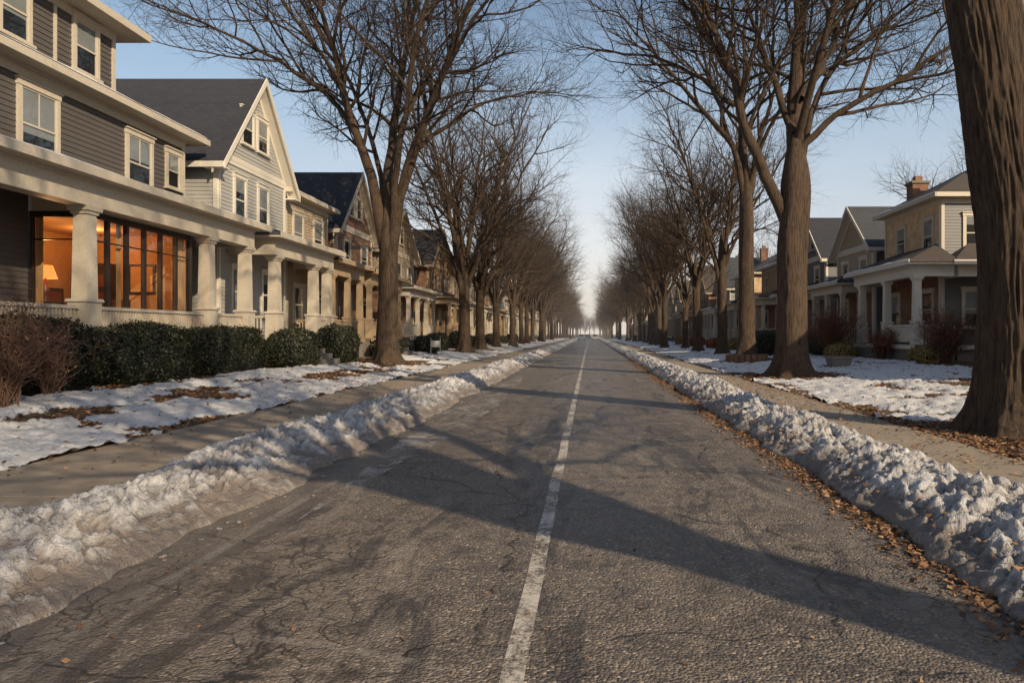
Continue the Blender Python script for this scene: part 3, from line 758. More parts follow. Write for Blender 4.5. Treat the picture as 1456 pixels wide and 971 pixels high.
def clod(x, y, z, s):
    b = len(V); o = U(0, 99); sx, sy, sz = U(.7, 1.5), U(.7, 1.5), U(.35, .6); ra = U(0, 3.1); ca, sa = math.cos(ra), math.sin(ra)
    for c in iv:
        k = s * (1 + .9 * noise.noise(c * 1.9 + Vector((o, 0, 0))))
        p, q = c.x * k * sx, c.y * k * sy
        V.append((x + p * ca - q * sa, y + p * sa + q * ca, z + c.z * k * sz))
    for f in ifc: Fc.append([b + q for q in f])
for _ in range(130):
    y_ = 3 + 27 * R() ** 1.4
    if R() < .5: x_ = -3.08 + abs(random.gauss(0, .07))
    else: x_ = 2.47 - abs(random.gauss(0, .07))
    clod(x_, y_, .004, U(.006, .022))
finish('snow_clods', V, Fc, [M['dsnow']], smooth=True)

V = []; Fc = []
def leaf(x, y, z, s):
    a = U(0, 6.28); b = len(V); ca, sa = math.cos(a), math.sin(a); t1, t2 = U(-.25, .5) * s, U(-.25, .5) * s; w = s * U(.3, .45)
    pts = [(-s * .5, 0, U(0, .3) * s), (0, -w, t1), (s * .55, 0, U(0, .4) * s), (0, w, t2)]
    for (px_, py_, pz_) in pts: V.append((x + px_ * ca - py_ * sa, y + px_ * sa + py_ * ca, z + .006 + pz_))
    Fc.append([b, b + 1, b + 2]); Fc.append([b, b + 2, b + 3])
for _ in range(7500):
    y_ = 2.2 + 40 * R() ** 1.8; x_ = 2.54 - abs(random.gauss(0, .17)); leaf(x_, y_, .0, U(.03, .065))
for _ in range(1100):
    y_ = 2.2 + 40 * R() ** 1.8; x_ = U(2.5, 3.4); leaf(x_, y_, .2, U(.03, .06))
for _ in range(500):
    y_ = 2.2 + 20 * R() ** 1.6; x_ = U(-3.1, 2.6); leaf(x_, y_, .005, U(.015, .04))
for _ in range(9000):
    x_ = 5.15 + 4.4 * R() ** 1.3; y_ = U(6.5, 12.6); leaf(x_, y_, lawn_z(x_, y_), U(.04, .09))
for _ in range(1200):
    x_ = 5.1 - 1.3 * R() ** 1.7; y_ = U(6, 26); leaf(x_, y_, .105, U(.03, .07))
for _ in range(260):
    x_ = U(-6.5, -4.6); y_ = U(4, 22); leaf(x_, y_, .105, U(.03, .07))
c = 0
while c < 18000:
    x_ = U(-11.3, -6.5); y_ = U(6.5, 30); c += 1
    if snow_mask(x_, y_) < .05: leaf(x_, y_, lawn_z(x_, y_), U(.05, .1))
c = 0
while c < 14000:
    x_ = U(5.2, 13.5); y_ = U(12, 34); c += 1
    if snow_mask(x_, y_) < .05: leaf(x_, y_, lawn_z(x_, y_), U(.05, .1))
for (tx, ty, r) in mulch:
    for _ in range(1500):
        a = U(0, 6.28); q = r * R() ** .6; x_ = tx + q * math.cos(a); y_ = ty + q * math.sin(a) * 1.2
        leaf(x_, y_, lawn_z(x_, y_) + .01, U(.07, .12))
for _ in range(1300):
    x_ = U(6, 13); y_ = U(12, 32); leaf(x_, y_, snow_z(x_, y_), U(.04, .08))
for _ in range(700):
    x_ = U(-11, -6.5); y_ = U(7, 25); leaf(x_, y_, snow_z(x_, y_), U(.04, .07))
finish('fallen_leaves', V, Fc, [M['leaf']])

# ------------------------------------------------------------------ trees
LEN = {2: 4.7, 3: 2.4, 4: 1.2, 5: .62}; RAD = {2: .08, 3: .03, 4: .0135, 5: .0072}
CN = {1: 10, 2: 7, 3: 7, 4: 4}; NSEG = {1: 12, 2: 7, 3: 5, 4: 3, 5: 2}; SIDE = {1: 8, 2: 6, 3: 4, 4: 3, 5: 3}
def perp(d):
    a = Vector((0, 0, 1)) if abs(d.z) < .9 else Vector((1, 0, 0)); u = d.cross(a).normalized(); return u, d.cross(u)
def spawn(out, pts, rad, level, maxlev, dens=1., tmin=.22, up=.05, lscale=1., rmul=1.):
    nl = level + 1
    if nl > maxlev: return
    n = len(pts) - 1; tot = sum((pts[i + 1] - pts[i]).length for i in range(n))
    ref = {1: 10., 2: 4.7, 3: 2.4, 4: 1.2}[level] * lscale
    cnt = max(2, int(round(CN[level] * dens * (tot / ref) * U(.85, 1.15))))
    az = U(0, 6.28)
    for k in range(cnt + (1 if level > 1 else 2)):
        t = 1.0 if k >= cnt else tmin + (1 - tmin) * (k + R()) / cnt
        f = t * n; i = min(n - 1, int(f)); f -= i
        p = pts[i].lerp(pts[i + 1], f); r = rad[i] * (1 - f) + rad[i + 1] * f
        d = (pts[i + 1] - pts[i]).normalized(); u, v = perp(d)
        az += 2.4 + U(-.5, .5); ang = math.radians(U(28, 58)) * (.5 if t == 1 else 1)
        nd_ = d * math.cos(ang) + (u * math.cos(az) + v * math.sin(az)) * math.sin(ang)
        if nd_.z < -.15 and level < 3: nd_.z *= -.3
        L = LEN[nl] * lscale * U(.65, 1.25) * (1.2 - .55 * t); rr = min(r * .72, RAD[nl] * rmul * U(.8, 1.35))
        seg = NSEG[nl]; q = p.copy(); P = [q.copy()]; Rr = [rr]; dd = nd_.normalized()
        for s in range(seg):
            wob = .16 if nl < 4 else .22
            dd = (dd + Vector((random.gauss(0, wob), random.gauss(0, wob), random.gauss(0, wob) + up))).normalized()
            q = q + dd * (L / seg); P.append(q.copy()); Rr.append(rr * (1 - .68 * (s + 1) / seg))
        out.append((nl, P, Rr)); spawn(out, P, Rr, nl, maxlev, dens, .18, up, lscale, rmul)
def tubes(out):
    groups = {}
    for (l, P, Rr) in out: groups.setdefault((SIDE.get(l, 8), len(P), l > 3), []).append((P, Rr))
    VV = []; FF = []; MI = []; off = 0
    for (sd, n, tw), lst in groups.items():
        P = np.array([[tuple(p) for p in a] for a, _ in lst]); Rr = np.array([r for _, r in lst])
        T = np.gradient(P, axis=1); T /= np.linalg.norm(T, axis=2, keepdims=True) + 1e-9
        ref = np.where(np.abs(T[:, :1, 2:3]) < .9, np.array([[[0, 0, 1.]]]), np.array([[[1., 0, 0]]])) * np.ones_like(T)
        Uu = np.cross(T, ref); Uu /= np.linalg.norm(Uu, axis=2, keepdims=True) + 1e-9; Vv = np.cross(T, Uu)
        an = np.arange(sd) * 2 * np.pi / sd
        W = P[:, :, None, :] + Rr[:, :, None, None] * (np.cos(an)[None, None, :, None] * Uu[:, :, None, :] + np.sin(an)[None, None, :, None] * Vv[:, :, None, :])
        B = len(lst); VV.append(W.reshape(-1, 3))
        b, i, s = np.meshgrid(np.arange(B), np.arange(n - 1), np.arange(sd), indexing='ij'); s2 = (s + 1) % sd
        ix = lambda b, i, s: off + (b * n + i) * sd + s
        q = np.stack([ix(b, i, s), ix(b, i, s2), ix(b, i + 1, s2), ix(b, i + 1, s)], axis=-1).reshape(-1, 4)
        FF.append(q); MI.append(np.full(len(q), 1 if tw else 0)); off += B * n * sd
    return np.concatenate(VV), np.concatenate(FF), np.concatenate(MI)
def smooth_path(pts, n):
    pts = [Vector(p) for p in pts]; e = [pts[0] * 2 - pts[1]] + pts + [pts[-1] * 2 - pts[-2]]; o = []
    for k in range(n + 1):
        f = k / n * (len(pts) - 1); i = min(len(pts) - 2, int(f)); t = f - i
        a, b, c, d = e[i], e[i + 1], e[i + 2], e[i + 3]
        o.append(.5 * ((2 * b) + (c - a) * t + (2 * a - 5 * b + 4 * c - d) * t * t + (3 * b - a - 3 * c + d) * t ** 3))
    return o
def trunk_mesh(path, r0, r1, sides, rings, amp, seed, flare=.75):
    pp = smooth_path(path, rings); V = []
    for j, p in enumerate(pp):
        t = j / rings; r = r0 + (r1 - r0) * t; z = p.z
        tt = max(0, (t - .78) / .22); r *= 1 - .75 * tt ** 1.8
        fl = math.exp(-max(z, 0) / .42)
        for i in range(sides):
            a = 2 * math.pi * i / sides; ca, sa = math.cos(a), math.sin(a)
            root = 1 + flare * fl * (1 + .42 * math.cos(5 * a + seed) + .25 * math.cos(3 * a + seed * 2)) + .05 * math.cos(3 * a + seed + z * .3)
            nz = noise.noise((ca * r0 * 17, sa * r0 * 17, z * 1.1 + seed)); n2 = noise.noise((ca * r0 * 34, sa * r0 * 34, z * 4 + seed))
            ridge = 1 - 2.4 * abs(nz)
            d = amp * (ridge * .75 + .3 * n2) + .05 * noise.noise((ca * 1.2, sa * 1.2, z * .5 + seed))
            rr = r * root + d * (1 - tt)
            V.append((p.x + ca * rr, p.y + sa * rr, p.z))
    F_ = []
    for j in range(rings):
        for i in range(sides):
            k = (i + 1) % sides; F_.append([j * sides + i, j * sides + k, (j + 1) * sides + k, (j + 1) * sides + i])
    return np.array(V), np.array(F_)
def make_tree(name, loc, trunk, r0, r1, limbs, seed, maxlev=5, dens=1., sides=40, rings=60, amp=.02, lscale=1., flare=.75, rmul=1., mats=('bark', 'twig'), link=True):
    random.seed(seed); out = []
    for (pts, a, b) in limbs:
        P = smooth_path(pts, 14)
        for i in range(1, len(P)): P[i] = P[i] + Vector((random.gauss(0, .05), random.gauss(0, .05), random.gauss(0, .04)))
        Rr = [a + (b - a) * (i / 14) ** .8 for i in range(15)]
        out.append((1, P, Rr)); spawn(out, P, Rr, 1, maxlev, dens, .28, .05, lscale, rmul)
    v, f, mi = tubes(out)
    tv_, tf = trunk_mesh(trunk, r0, r1, sides, rings, amp, seed, flare)
    f = np.concatenate([f, tf + len(v)]); mi = np.concatenate([mi, np.zeros(len(tf), dtype=int)]); v = np.concatenate([v, tv_])
    return finish(name, v, f, [M[mats[0]], M[mats[1]]], mi, loc=loc, smooth=True)

def px(base, Y, x, y_):
    return ((x - 838) / 1000 * Y - base[0], 1.6 - (y_ - 475) / 1000 * Y - base[2])
def limb(base, Y, pts, dy):
    o = []
    n = len(pts) - 1
    for i, (x, y_) in enumerate(pts):
        a, z = px(base, Y, x, y_); o.append((a, dy * i / n, z))
    return o
b = (-9.2, 32, lawn_z(-9.2, 32)); Y = 32
L_ = lambda pts, dy: limb(b, Y, pts, dy)
limbs = [(L_([(551, 370), (530, 260), (508, 180), (490, 100), (470, 20), (440, -90)], -1.5), .3, .05),
         (L_([(553, 370), (550, 220), (558, 110), (572, 0), (590, -110)], 2.5), .3, .05),
         (L_([(555, 370), (580, 255), (612, 185), (650, 95), (690, 10), (720, -80)], -2.5), .29, .05),
         (L_([(520, 215), (480, 150), (410, 100), (330, 60), (250, 35)], -2.0), .13, .03),
         (L_([(596, 210), (640, 160), (700, 120), (770, 100)], 3.0), .12, .03),
         (L_([(552, 330), (520, 200), (455, 60), (380, -60)], 4.0), .16, .04),
         (L_([(556, 335), (590, 190), (640, 40), (700, -110)], -6.0), .18, .05),
         (L_([(552, 320), (610, 200), (700, 60), (800, -20)], -5.0), .14, .04),
         (L_([(508, 180), (470, 90), (400, 0), (330, -60)], -3.5), .12, .03)]
x1, z1 = px(b, Y, 553, 260)
make_tree('bare_tree', b, [(0, 0, -.3), (0, 0, .5), (.02, 0, 2), (.05, 0, 4), (.08, 0, 5.5), (x1, 0, z1)], .46, .4, limbs, 3, sides=60, rings=90, amp=.022, dens=1.08)
b = (7.0, 24.2, lawn_z(7.0, 24.2)); Y = 24.2
limbs = [(L_([(1128, 360), (1132, 220), (1138, 110), (1150, 0), (1168, -130), (1170, -260)], 1.0), .44, .06),
         (L_([(1124, 330), (1085, 240), (1058, 185), (1040, 125), (1012, 60), (985, -20), (950, -140)], -1.0), .24, .05),
         (L_([(1134, 225), (1165, 182), (1220, 147), (1290, 112), (1345, 70), (1390, 10)], -1.5), .15, .03),
         (L_([(1130, 190), (1104, 90), (1088, 0), (1060, -120)], 2.5), .16, .04),
         (L_([(1138, 140), (1185, 65), (1215, -10), (1260, -120)], 1.5), .17, .04),
         (L_([(1045, 150), (990, 95), (930, 60), (860, 40)], 2.0), .1, .03),
         (L_([(1130, 250), (1190, 100), (1290, 0), (1400, -100)], 4.0), .14, .04),
         (L_([(1134, 200), (1150, 80), (1200, -80), (1260, -220)], -5.0), .16, .04),
         (L_([(1005, 50), (960, 0), (890, -60)], -1.0), .09, .03)]
x1, z1 = px(b, Y, 1132, 190)
x2, z2 = px(b, Y, 1131, 270)
make_tree('bare_tree', b, [(0, 0, -.3), (0, 0, .5), (-.03, 0, 2.5), (-.02, 0, 4.5), (x2, 0, z2), (x1, 0, z1)], .52, .46, limbs, 5, sides=100, rings=150, amp=.024, dens=1.08)
b = (8.05, 36, lawn_z(8.05, 36)); Y = 36
limbs = [(L_([(1062, 330), (1058, 200), (1062, 90), (1068, -20)], 1.0), .33, .05),
         (L_([(1061, 300), (1042, 215), (1005, 170), (960, 120), (915, 70), (880, 30)], -1.0), .19, .04),
         (L_([(1064, 290), (1080, 200), (1105, 120), (1130, 40)], 1.0), .19, .04),
         (L_([(1060, 260), (1030, 150), (1010, 60), (1000, -30)], 3), .16, .04),
         (L_([(1062, 270), (1090, 180), (1150, 110), (1210, 80)], -4), .13, .03)]
x1, z1 = px(b, Y, 1060, 220)
make_tree('bare_tree', b, [(0, 0, -.3), (0, 0, .5), (0, 0, 2.5), (0, 0, 5), (0, 0, 7.5), (x1, 0, z1)], .42, .34, limbs, 8, sides=40, rings=70, dens=.95)
b = (6.5, 10.7, .1); Y = 10.7
limbs = [(L_([(1400, 30), (1372, -110), (1330, -300), (1290, -600), (1250, -900)], -.5), .36, .06),
         (L_([(1400, 20), (1440, -150), (1520, -400), (1600, -750)], 1.0), .34, .06),
         (L_([(1390, -40), (1400, -200), (1450, -500), (1480, -900)], -3), .28, .05),
         (L_([(1390, -40), (1420, -250), (1440, -500), (1420, -800)], 3.5), .28, .05)]
make_tree('bare_tree', b, [(0, 0, -.3), (0, 0, .5), (-.02, 0, 1.6), (-.06, 0, 3), (-.25, 0, 4.6), (px(b, Y, 1385, -60)[0], 0, px(b, Y, 1385, -60)[1]), (px(b, Y, 1380, -180)[0], 0, px(b, Y, 1380, -180)[1])], .47, .5, limbs, 12, sides=220, rings=380, amp=.036, dens=.7, flare=.62)

def generic(name, loc, seed, H=19, fork=5.5, n=7, r=.38, maxlev=5, dens=.85, spread=1.0, rmul=1., mats=('bark', 'twig')):
    random.seed(seed); limbs = []
    lean = U(-.3, .3)
    for k in range(n):
        az = k * 2.4 + U(-.4, .4); a0 = fork * U(.75, 1.1); top = H * U(.72, .95); out_ = U(2.5, 5.0) * spread * (0.35 if k == 0 else 1)
        ca, sa = math.cos(az), math.sin(az)
        limbs.append(([(lean * .5, 0, a0), (ca * out_ * .3, sa * out_ * .3, a0 + (top - a0) * .35), (ca * out_ * .65, sa * out_ * .65, a0 + (top - a0) * .7), (ca * out_, sa * out_, top)], r * U(.42, .6), .04))
    for k in range(3):
        az = k * 2.1 + U(-.4, .4) + 1; ca, sa = math.cos(az), math.sin(az); a0 = fork * U(.9, 1.3)
        limbs.append(([(0, 0, a0), (ca * 2, sa * 2, a0 + 1.8), (ca * 4.5 * spread, sa * 4.5 * spread, a0 + 4)], r * .3, .03))
    return make_tree(name, loc, [(0, 0, -.3), (0, 0, .5), (lean * .2, 0, fork * .6), (lean * .5, 0, fork * 1.05), (lean * .5, 0, fork * 1.5)], r, r * .8, limbs, seed, maxlev, dens, 24, 36, .015, rmul=rmul, mats=mats)
tv = [generic('bare_tree', (-9.0, 51, .35), 21, 20.5, 5.0, 8, .42, spread=1.35, dens=.85), generic('bare_tree', (-9.3, 60, .35), 33, 19.5, 5, 7, .4, spread=1.2, dens=.85), generic('bare_tree', (8.9, 47, .3), 41, 17.5, 5.5, 6, .32, dens=.85), generic('bare_tree', (8.6, 56, .3), 57, 16, 5, 6, .3, dens=.85)]
dt = empty('distant_trees', (0, 140, 0))
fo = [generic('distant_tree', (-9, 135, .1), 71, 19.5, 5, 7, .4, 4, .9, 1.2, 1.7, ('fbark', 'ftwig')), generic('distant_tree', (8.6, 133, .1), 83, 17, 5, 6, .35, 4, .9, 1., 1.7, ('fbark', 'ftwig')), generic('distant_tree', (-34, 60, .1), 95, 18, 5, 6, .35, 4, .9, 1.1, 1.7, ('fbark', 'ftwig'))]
for o in fo: child(o, dt)
random.seed(99)
def inst(name, me, loc, rot, sc, par=None):
    o = bpy.data.objects.new(name, me); COL.objects.link(o); o.location = loc; o.rotation_euler = (0, 0, rot); o.scale = (sc, sc, sc * U(.88, 1.12))
    if par: child(o, par)
    return o
for k, y_ in enumerate([70, 79, 93, 100, 115, 124]):
    inst('bare_tree', tv[k % 4].data, (-9.1 + U(-.9, .9), y_, .3), U(0, 6), U(.78, 1.1))
for k, y_ in enumerate([65.5, 72, 85, 91, 105, 112, 125]):
    inst('bare_tree', tv[(k + 2) % 4].data, (8.4 + U(-.7, .9), y_, .3), U(0, 6), U(.66, 1.0))
# trees standing behind the camera on the right-hand verge
inst('bare_tree', tv[0].data, (7.1, -1.7, .1), 1.1, 1.0); inst('bare_tree', tv[1].data, (7.4, -15.5, .1), 2.7, 1.0)
y_ = 146
k = 0
while y_ < 520:
    for sx in (-9, 8.6):
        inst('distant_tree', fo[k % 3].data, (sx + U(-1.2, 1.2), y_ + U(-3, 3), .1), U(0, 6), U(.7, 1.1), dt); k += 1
    y_ += 12 if y_ < 300 else 22
for k in range(30):
    side = -1 if k % 2 else 1; inst('distant_tree', fo[k % 3].data, (side * U(30, 50), U(38, 220), .2), U(0, 6), U(.75, 1.0), dt)
for k in range(9):   # trees closing the far end of the street
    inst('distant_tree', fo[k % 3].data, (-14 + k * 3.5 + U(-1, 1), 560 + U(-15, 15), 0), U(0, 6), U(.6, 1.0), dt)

# ------------------------------------------------------------------ shrubs & hedges
def leaves_mesh(name, par, pts, nor, size, mat):
    n = len(pts); rd = np.random.normal(size=(n, 3)) * .7 + nor; rd /= np.linalg.norm(rd, axis=1, keepdims=True)
    rv = np.random.normal(size=(n, 3)); u = np.cross(rd, rv); u /= np.linalg.norm(u, axis=1, keepdims=True); v = np.cross(rd, u)
    s = size * np.random.uniform(.6, 1.3, (n, 1))
    q = np.stack([pts - u * s, pts - v * s * .5, pts + u * s, pts + v * s * .5], axis=1).reshape(-1, 3)
    f = np.arange(n * 4).reshape(-1, 4)
    ob = finish(name, q, f, [M[mat]]); child(ob, par)
def hedge(name, x0, x1, y0, y1, z0, z1, e=5, count=14000, size=.034, mat='green', lump=.2):
    c = np.array([(x0 + x1) / 2, (y0 + y1) / 2, (z0 + z1) / 2]); h = np.array([(x1 - x0) / 2, (y1 - y0) / 2, (z1 - z0) / 2])
    par = empty(name, (c[0], c[1], z0))
    seed = U(0, 50)
    def surf(q):
        q = q / (np.sum(np.abs(q) ** e, axis=1, keepdims=True) ** (1 / e)); p = c + q * h
        kk = np.array([1 + lump * noise.fractal(((a[0]) * 1.3 + seed, a[1] * 1.3, a[2] * 1.3), .9, 2, 3) for a in p])[:, None]
        sc = np.concatenate([kk, 1 + (kk - 1) * .35, kk], axis=1)
        return c + q * h * sc
    N = 14; V = []; Fc = []
    for ax in range(3):
        for sg in (-1, 1):
            b0 = len(V)
            for i in range(N + 1):
                for j in range(N + 1):
                    q = [0, 0, 0]; q[ax] = sg; q[(ax + 1) % 3] = -1 + 2 * i / N; q[(ax + 2) % 3] = -1 + 2 * j / N; V.append(q)
            for i in range(N):
                for j in range(N):
                    a = b0 + i * (N + 1) + j; Fc.append([a, a + 1, a + N + 2, a + N + 1])
    P = surf(np.array(V, dtype=float)); P = c + (P - c) * .91
    ob = finish('core', P, Fc, [M['core']], smooth=True); child(ob, par)
    A = np.array([h[1] * h[2], h[0] * h[2], h[0] * h[1]]); A = A / A.sum()
    ax = np.random.choice(3, count, p=A); q = np.random.uniform(-1, 1, (count, 3)); q[np.arange(count), ax] = np.random.choice([-1, 1], count)
    P = surf(q); nor = (P - c) / h; nor /= np.linalg.norm(nor, axis=1, keepdims=True)
    P = P + nor * np.abs(np.random.normal(0, .055, (count, 1))) - nor * .05
    leaves_mesh('leaves', par, P, nor, size, mat)
hedge('boxwood_hedge', -11.6, -10.5, 15.6, 19.4, .3, 1.8, e=4, count=24000, size=.036)
hedge('boxwood_hedge', -11.6, -10.5, 19.6, 23.1, .3, 1.76, e=4, count=20000, size=.036)
hedge('boxwood_hedge', -11.6, -10.5, 10.5, 15.2, .3, 1.92, e=4, count=24000, size=.036)
hedge('boxwood_shrub', -11.3, -10.0, 23.9, 26.8, .3, 1.75, e=2.6, count=14000, size=.04)
hedge('boxwood_shrub', -11.2, -9.9, 28.3, 30.9, .3, 2.0, e=2.5, count=13000, size=.04)
for y_ in (36, 44.5, 47.5, 55, 58, 66, 75, 84, 95):
    hedge('boxwood_shrub', -11.3, -9.9, y_, y_ + U(1.8, 3.2), .3, U(1.3, 1.9), e=2.8, count=4500, size=.06)
hedge('evergreen_hedge', 9.6, 11.2, 40, 45, .2, 1.7, e=4, count=9000, size=.05)
hedge('gold_shrub', 11.6, 12.9, 33.6, 35.2, .3, 1.1, e=2.3, count=4000, size=.05, mat='goldleaf')
hedge('gold_shrub', 13.0, 13.8, 27.6, 29.0, .3, 1.05, e=2.4, count=4000, size=.045, mat='goldleaf')
hedge('evergreen_shrub', 11.8, 13.2, 36.6, 38.2, .3, 1.4, e=2.5, count=4000, size=.05)
for y_ in (52, 60, 70, 82):
    hedge('rust_shrub', 10.2, 11.6, y_, y_ + 2.4, .2, U(1.2, 1.8), e=2.6, count=3500, size=.07, mat=random.choice(['redleaf', 'goldleaf', 'green']))
def twigbush(name, x, y, z, H, W, stems, mat, leafmat=None, nleaf=0):
    out = []; ps = []
    for k in range(stems):
        az = U(0, 6.28); sp = U(.1, 1) * W; P = [Vector((x + U(-.15, .15), y + U(-.15, .15), z - .05))]; top = H * U(.6, 1) * (1 - .25 * (sp / W) ** 2)
        for s in range(1, 8):
            t = s / 7; P.append(Vector((P[0].x + math.cos(az) * sp * t ** 1.2 + random.gauss(0, .03), P[0].y + math.sin(az) * sp * t ** 1.2 + random.gauss(0, .03), z + top * t ** .85)))
        Rr = [.012 * (1 - .7 * i / 7) for i in range(8)]; out.append((3, P, Rr))
        for i in range(9):
            j = random.randint(2, 7); q = P[j]; d = Vector((random.gauss(0, 1), random.gauss(0, 1), U(0, 1.4))).normalized(); L = U(.15, .4) * H * .5
            Q = [q, q + d * L * .5, q + d * L + Vector((random.gauss(0, .03), random.gauss(0, .03), .02)), q + d * L * 1.3 + Vector((random.gauss(0, .05), random.gauss(0, .05), 0))]
            out.append((4, Q, [.006, .005, .0045, .003])); ps += [tuple(v) for v in Q]
    v, f, mi = tubes(out); par = empty(name, (x, y, z)); ob = finish('stems', v, f, [M[mat]], smooth=True); child(ob, par)
    if leafmat:
        pts = np.array(ps)[np.random.choice(len(ps), nleaf)] + np.random.normal(0, .05, (nleaf, 3)); leaves_mesh('leaves', par, pts, np.zeros((nleaf, 3)) + .01, .035, leafmat)
twigbush('bare_shrub', -9.75, 11.7, .3, 1.9, 1.0, 80, 'redtwig', 'leaf', 200)
twigbush('bare_shrub', -10.2, 13.3, .35, 1.6, .8, 50, 'redtwig', 'leaf', 100)
twigbush('rust_shrub', 12.2, 35.5, .4, 2.6, 1.6, 150, 'redtwig', 'redleaf', 5500)
twigbush('rust_shrub', 13.4, 32.2, .4, 1.5, 1.0, 90, 'redtwig', 'redleaf', 2500)
twigbush('bare_shrub', 14.1, 27.8, .4, 2.2, 1.5, 160, 'redtwig', 'redleaf', 2200)
twigbush('bare_shrub', 16.2, 27.4, .4, 2.1, 1.4, 140, 'redtwig', 'leaf', 700)
twigbush('rust_shrub', 12.6, 40, .4, 1.8, 1.3, 90, 'redtwig', 'redleaf', 2500)

# ------------------------------------------------------------------ small items
def planter(x, y, z):
    m = MB(); Fp = (Vector((x, y, z)), Vector((1, 0, 0)), Vector((0, 1, 0)))
    m.frust(Fp, 0, 0, -.05, .06, .42, .42, 'stone'); m.frust(Fp, 0, 0, .06, .36, .34, .4, 'stone'); m.frust(Fp, 0, 0, .36, .44, .45, .45, 'stone')
    m.frust(Fp, 0, 0, .441, .45, .38, .38, 'soil')
    e = empty('stone_planter', (x, y, z)); m.build('box', e)
planter(9.75, 27.5, lawn_z(9.75, 27.5))
def car(x, y, col):
    m = bpy.data.materials.get('car_paint_' + str(col)) or paint('car_paint_' + str(col), col, .3, .03, .1); M['cp'] = m
    e = empty('parked_car', (x, y, 0)); V = []; Fc = []
    prof = [(-2.2, .35), (-2.25, .75), (-1.95, .98), (-1.55, 1.02), (-1.1, 1.42), (.3, 1.46), (1.0, 1.02), (1.95, .88), (2.2, .7), (2.22, .35)]
    n = len(prof)
    for sx, ins in ((-.88, 0), (.88, 0)):
        for (a, z) in prof: V.append((x + sx * (.8 if z > 1.2 else 1), y - a, z))
    for i in range(n):
        j = (i + 1) % n; Fc.append([i, j, n + j, n + i])
    Fc.append(list(range(n))[::-1]); Fc.append(list(range(n, 2 * n)))
    child(finish('body', V, Fc, [m]), e)
    w = MB(); Fp = (Vector((x, y, 0)), Vector((1, 0, 0)), Vector((0, -1, 0)))
    w.box(Fp, -.65, .65, -2.3, -2.26, .5, .62, 'trimwhite')
    w.slab(Fp, [(-.7, -1.56, 1.05), (.7, -1.56, 1.05), (.62, -1.16, 1.40), (-.62, -1.16, 1.40)], -.02, 'dark')
    w.slab(Fp, [(-.7, .98, 1.06), (.7, .98, 1.06), (.62, .36, 1.46), (-.62, .36, 1.46)], -.02, 'dark')
    w.box(Fp, -.9, .9, -2.27, -2.2, .3, .48, 'dark'); w.build('glass_and_bumper', e)
    for sx in (-.8, .8):
        for sy in (-1.4, 1.4):
            V = []; Fc = []
            for k in range(16):
                a = k * math.pi / 8; V += [(x + sx - .1, y + sy + .33 * math.cos(a), .33 + .33 * math.sin(a)), (x + sx + .1, y + sy + .33 * math.cos(a), .33 + .33 * math.sin(a))]
            for k in range(16):
                j = (k + 1) % 16; Fc.append([2 * k, 2 * k + 1, 2 * j + 1, 2 * j])
            Fc.append([2 * k for k in range(16)]); Fc.append([2 * k + 1 for k in range(16)]); child(finish('wheel', V, Fc, [M['dark']]), e)
car(-2.1, 188, (.35, .36, .38)); car(1.6, 195, (.3, .3, .32)); car(-.6, 210, (.1, .12, .16))
def yard_sign(x, y, z):
    m = MB(); Fp = (Vector((x, y, z)), Vector((1, 0, 0)), Vector((0, -1, 0))); e = empty('yard_sign', (x, y, z))
    m.box(Fp, -.3, -.27, 0, .03, -.1, 1.0, 'trimwhite'); m.box(Fp, .27, .3, 0, .03, -.1, 1.0, 'trimwhite'); m.box(Fp, -.26, .26, .0, .03, .45, .85, 'trimwhite'); m.build('panel', e)
yard_sign(-9.4, 43, .35)
ring = MB()
for k in range(22):
    a = k * 2 * math.pi / 22; c_, s_ = math.cos(a), math.sin(a)
    Fp = (Vector((8.05 + c_ * 1.0, 36 + s_ * 1.0, .22)), Vector((-s_, c_, 0)), Vector((c_, s_, 0)))
    for r_ in range(4): ring.box(Fp, -.13, .12, -.06, .06, r_ * .09, r_ * .09 + .08, 'brick')
e = empty('brick_tree_ring', (8.05, 36, .2)); ring.build('bricks', e)

# ------------------------------------------------------------------ light
EL, AZ = 26, 138
w = bpy.data.worlds.new('World'); scene.world = w; w.use_nodes = True; nt = w.node_tree
bg = nt.nodes['Background']; sky = nt.nodes.new('ShaderNodeTexSky'); sky.sky_type = 'NISHITA'; sky.sun_disc = False
sky.sun_elevation = math.radians(EL); sky.sun_rotation = math.radians(AZ); sky.air_density = 1.0; sky.dust_density = 1.5; sky.ozone_density = 1.0
# thin haze whitening the lower sky, warmer and brighter down the street
tc = nd(nt, 'ShaderNodeTexCoord'); sp = nd(nt, 'ShaderNodeSeparateXYZ'); lk(nt, tc.outputs['Generated'], sp.inputs[0])
mp = nd(nt, 'ShaderNodeMapping'); mp.inputs['Scale'].default_value = (1, 1, 3.5); lk(nt, tc.outputs['Generated'], mp.inputs['Vector'])
cn = ntex(nt, mp.outputs[0], 2.2, 7, .6, .5)
hz = ramp(nt, sp.outputs[2], [(0.0, .95), (.14, .82), (.3, .55), (.42, .22), (.52, .0)])
ff = math_(nt, 'MULTIPLY', hz, math_(nt, 'MULTIPLY_ADD', cn, .7, .66), clamp=True)
hc = ramp(nt, sp.outputs[2], [(0.0, (1.0, .88, .74)), (.12, (.88, .92, .96)), (.35, (.6, .82, 1.05))])
hv = nd(nt, 'ShaderNodeVectorMath', operation='SCALE'); lk(nt, hc, hv.inputs[0]); hv.inputs['Scale'].default_value = 7.3
mixed = mixc(nt, ff, sky.outputs[0], hv.outputs[0])
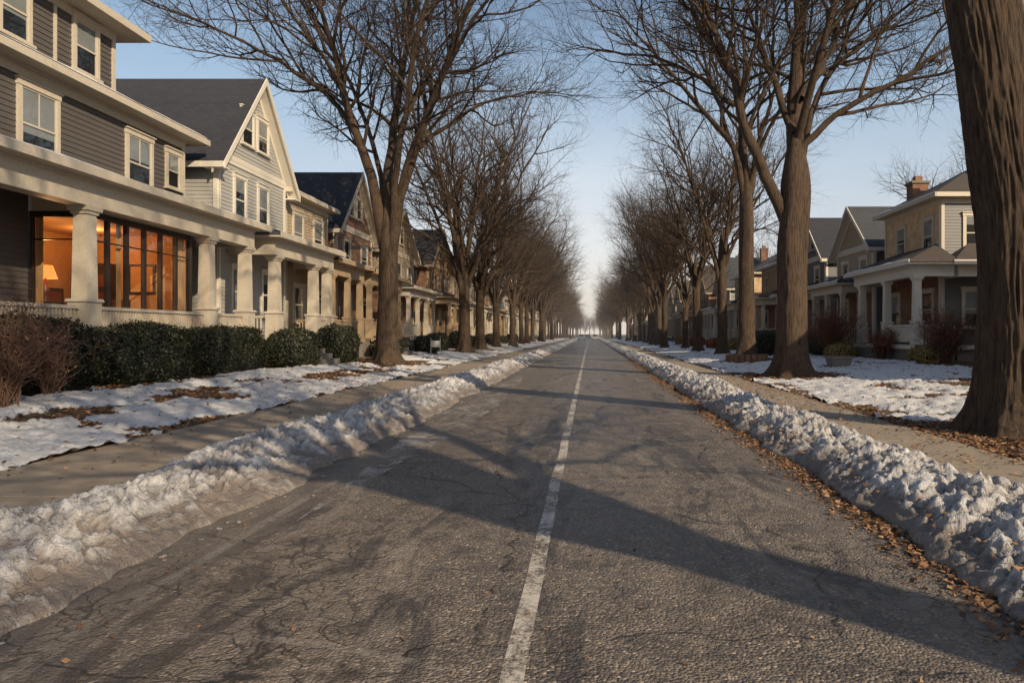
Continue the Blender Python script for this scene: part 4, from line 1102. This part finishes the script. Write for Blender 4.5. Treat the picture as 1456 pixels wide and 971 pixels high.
dp = nd(nt, 'ShaderNodeVectorMath', operation='DOT_PRODUCT'); lk(nt, tc.outputs['Generated'], dp.inputs[0]); dp.inputs[1].default_value = (0, .996, .08)
gl = math_(nt, 'POWER', math_(nt, 'MAXIMUM', dp.outputs['Value'], 0.0), 45.0)
gv = nd(nt, 'ShaderNodeVectorMath', operation='SCALE'); gv.inputs[0].default_value = (1.0, .84, .64); lk(nt, math_(nt, 'MULTIPLY', gl, 1.5), gv.inputs['Scale'])
av = nd(nt, 'ShaderNodeVectorMath', operation='ADD'); lk(nt, mixed, av.inputs[0]); lk(nt, gv.outputs[0], av.inputs[1])
nt.links.new(av.outputs[0], bg.inputs[0]); bg.inputs[1].default_value = .115
sl = bpy.data.lights.new('sun', 'SUN'); sl.energy = 5.0; sl.angle = math.radians(.5); sl.color = (1, .82, .58)
so = bpy.data.objects.new('sun', sl); COL.objects.link(so)
e_, a_ = math.radians(EL), math.radians(AZ)
d = Vector((math.sin(a_) * math.cos(e_), math.cos(a_) * math.cos(e_), math.sin(e_)))
so.rotation_euler = d.to_track_quat('Z', 'Y').to_euler()
hm = bpy.data.materials.new('haze'); hm.use_nodes = True; hn = hm.node_tree; hn.nodes.clear()
ho = hn.nodes.new('ShaderNodeOutputMaterial'); vs = hn.nodes.new('ShaderNodeVolumeScatter'); vs.inputs['Density'].default_value = .0008; vs.inputs['Anisotropy'].default_value = 0; vs.inputs['Color'].default_value = (.98, .95, .92, 1)
hn.links.new(vs.outputs[0], ho.inputs['Volume'])
hb = MB(); M['haze'] = hm; hb.box(Fg, -70, 70, 60, 620, -1, 26, 'haze'); hb.build('haze', uv=False)

cam = bpy.data.cameras.new('camera'); co = bpy.data.objects.new('camera', cam); COL.objects.link(co)
cam.sensor_width = 36; cam.lens = 36 * 1000 / 1456; cam.shift_x = -110 / 1456; cam.shift_y = -10.5 / 1456
co.location = (0, 0, 1.6); co.rotation_euler = (math.radians(90), 0, 0); cam.clip_start = .05; cam.clip_end = 4000
scene.camera = co
scene.view_settings.view_transform = 'Standard'; scene.view_settings.look = 'None'; scene.view_settings.exposure = 0
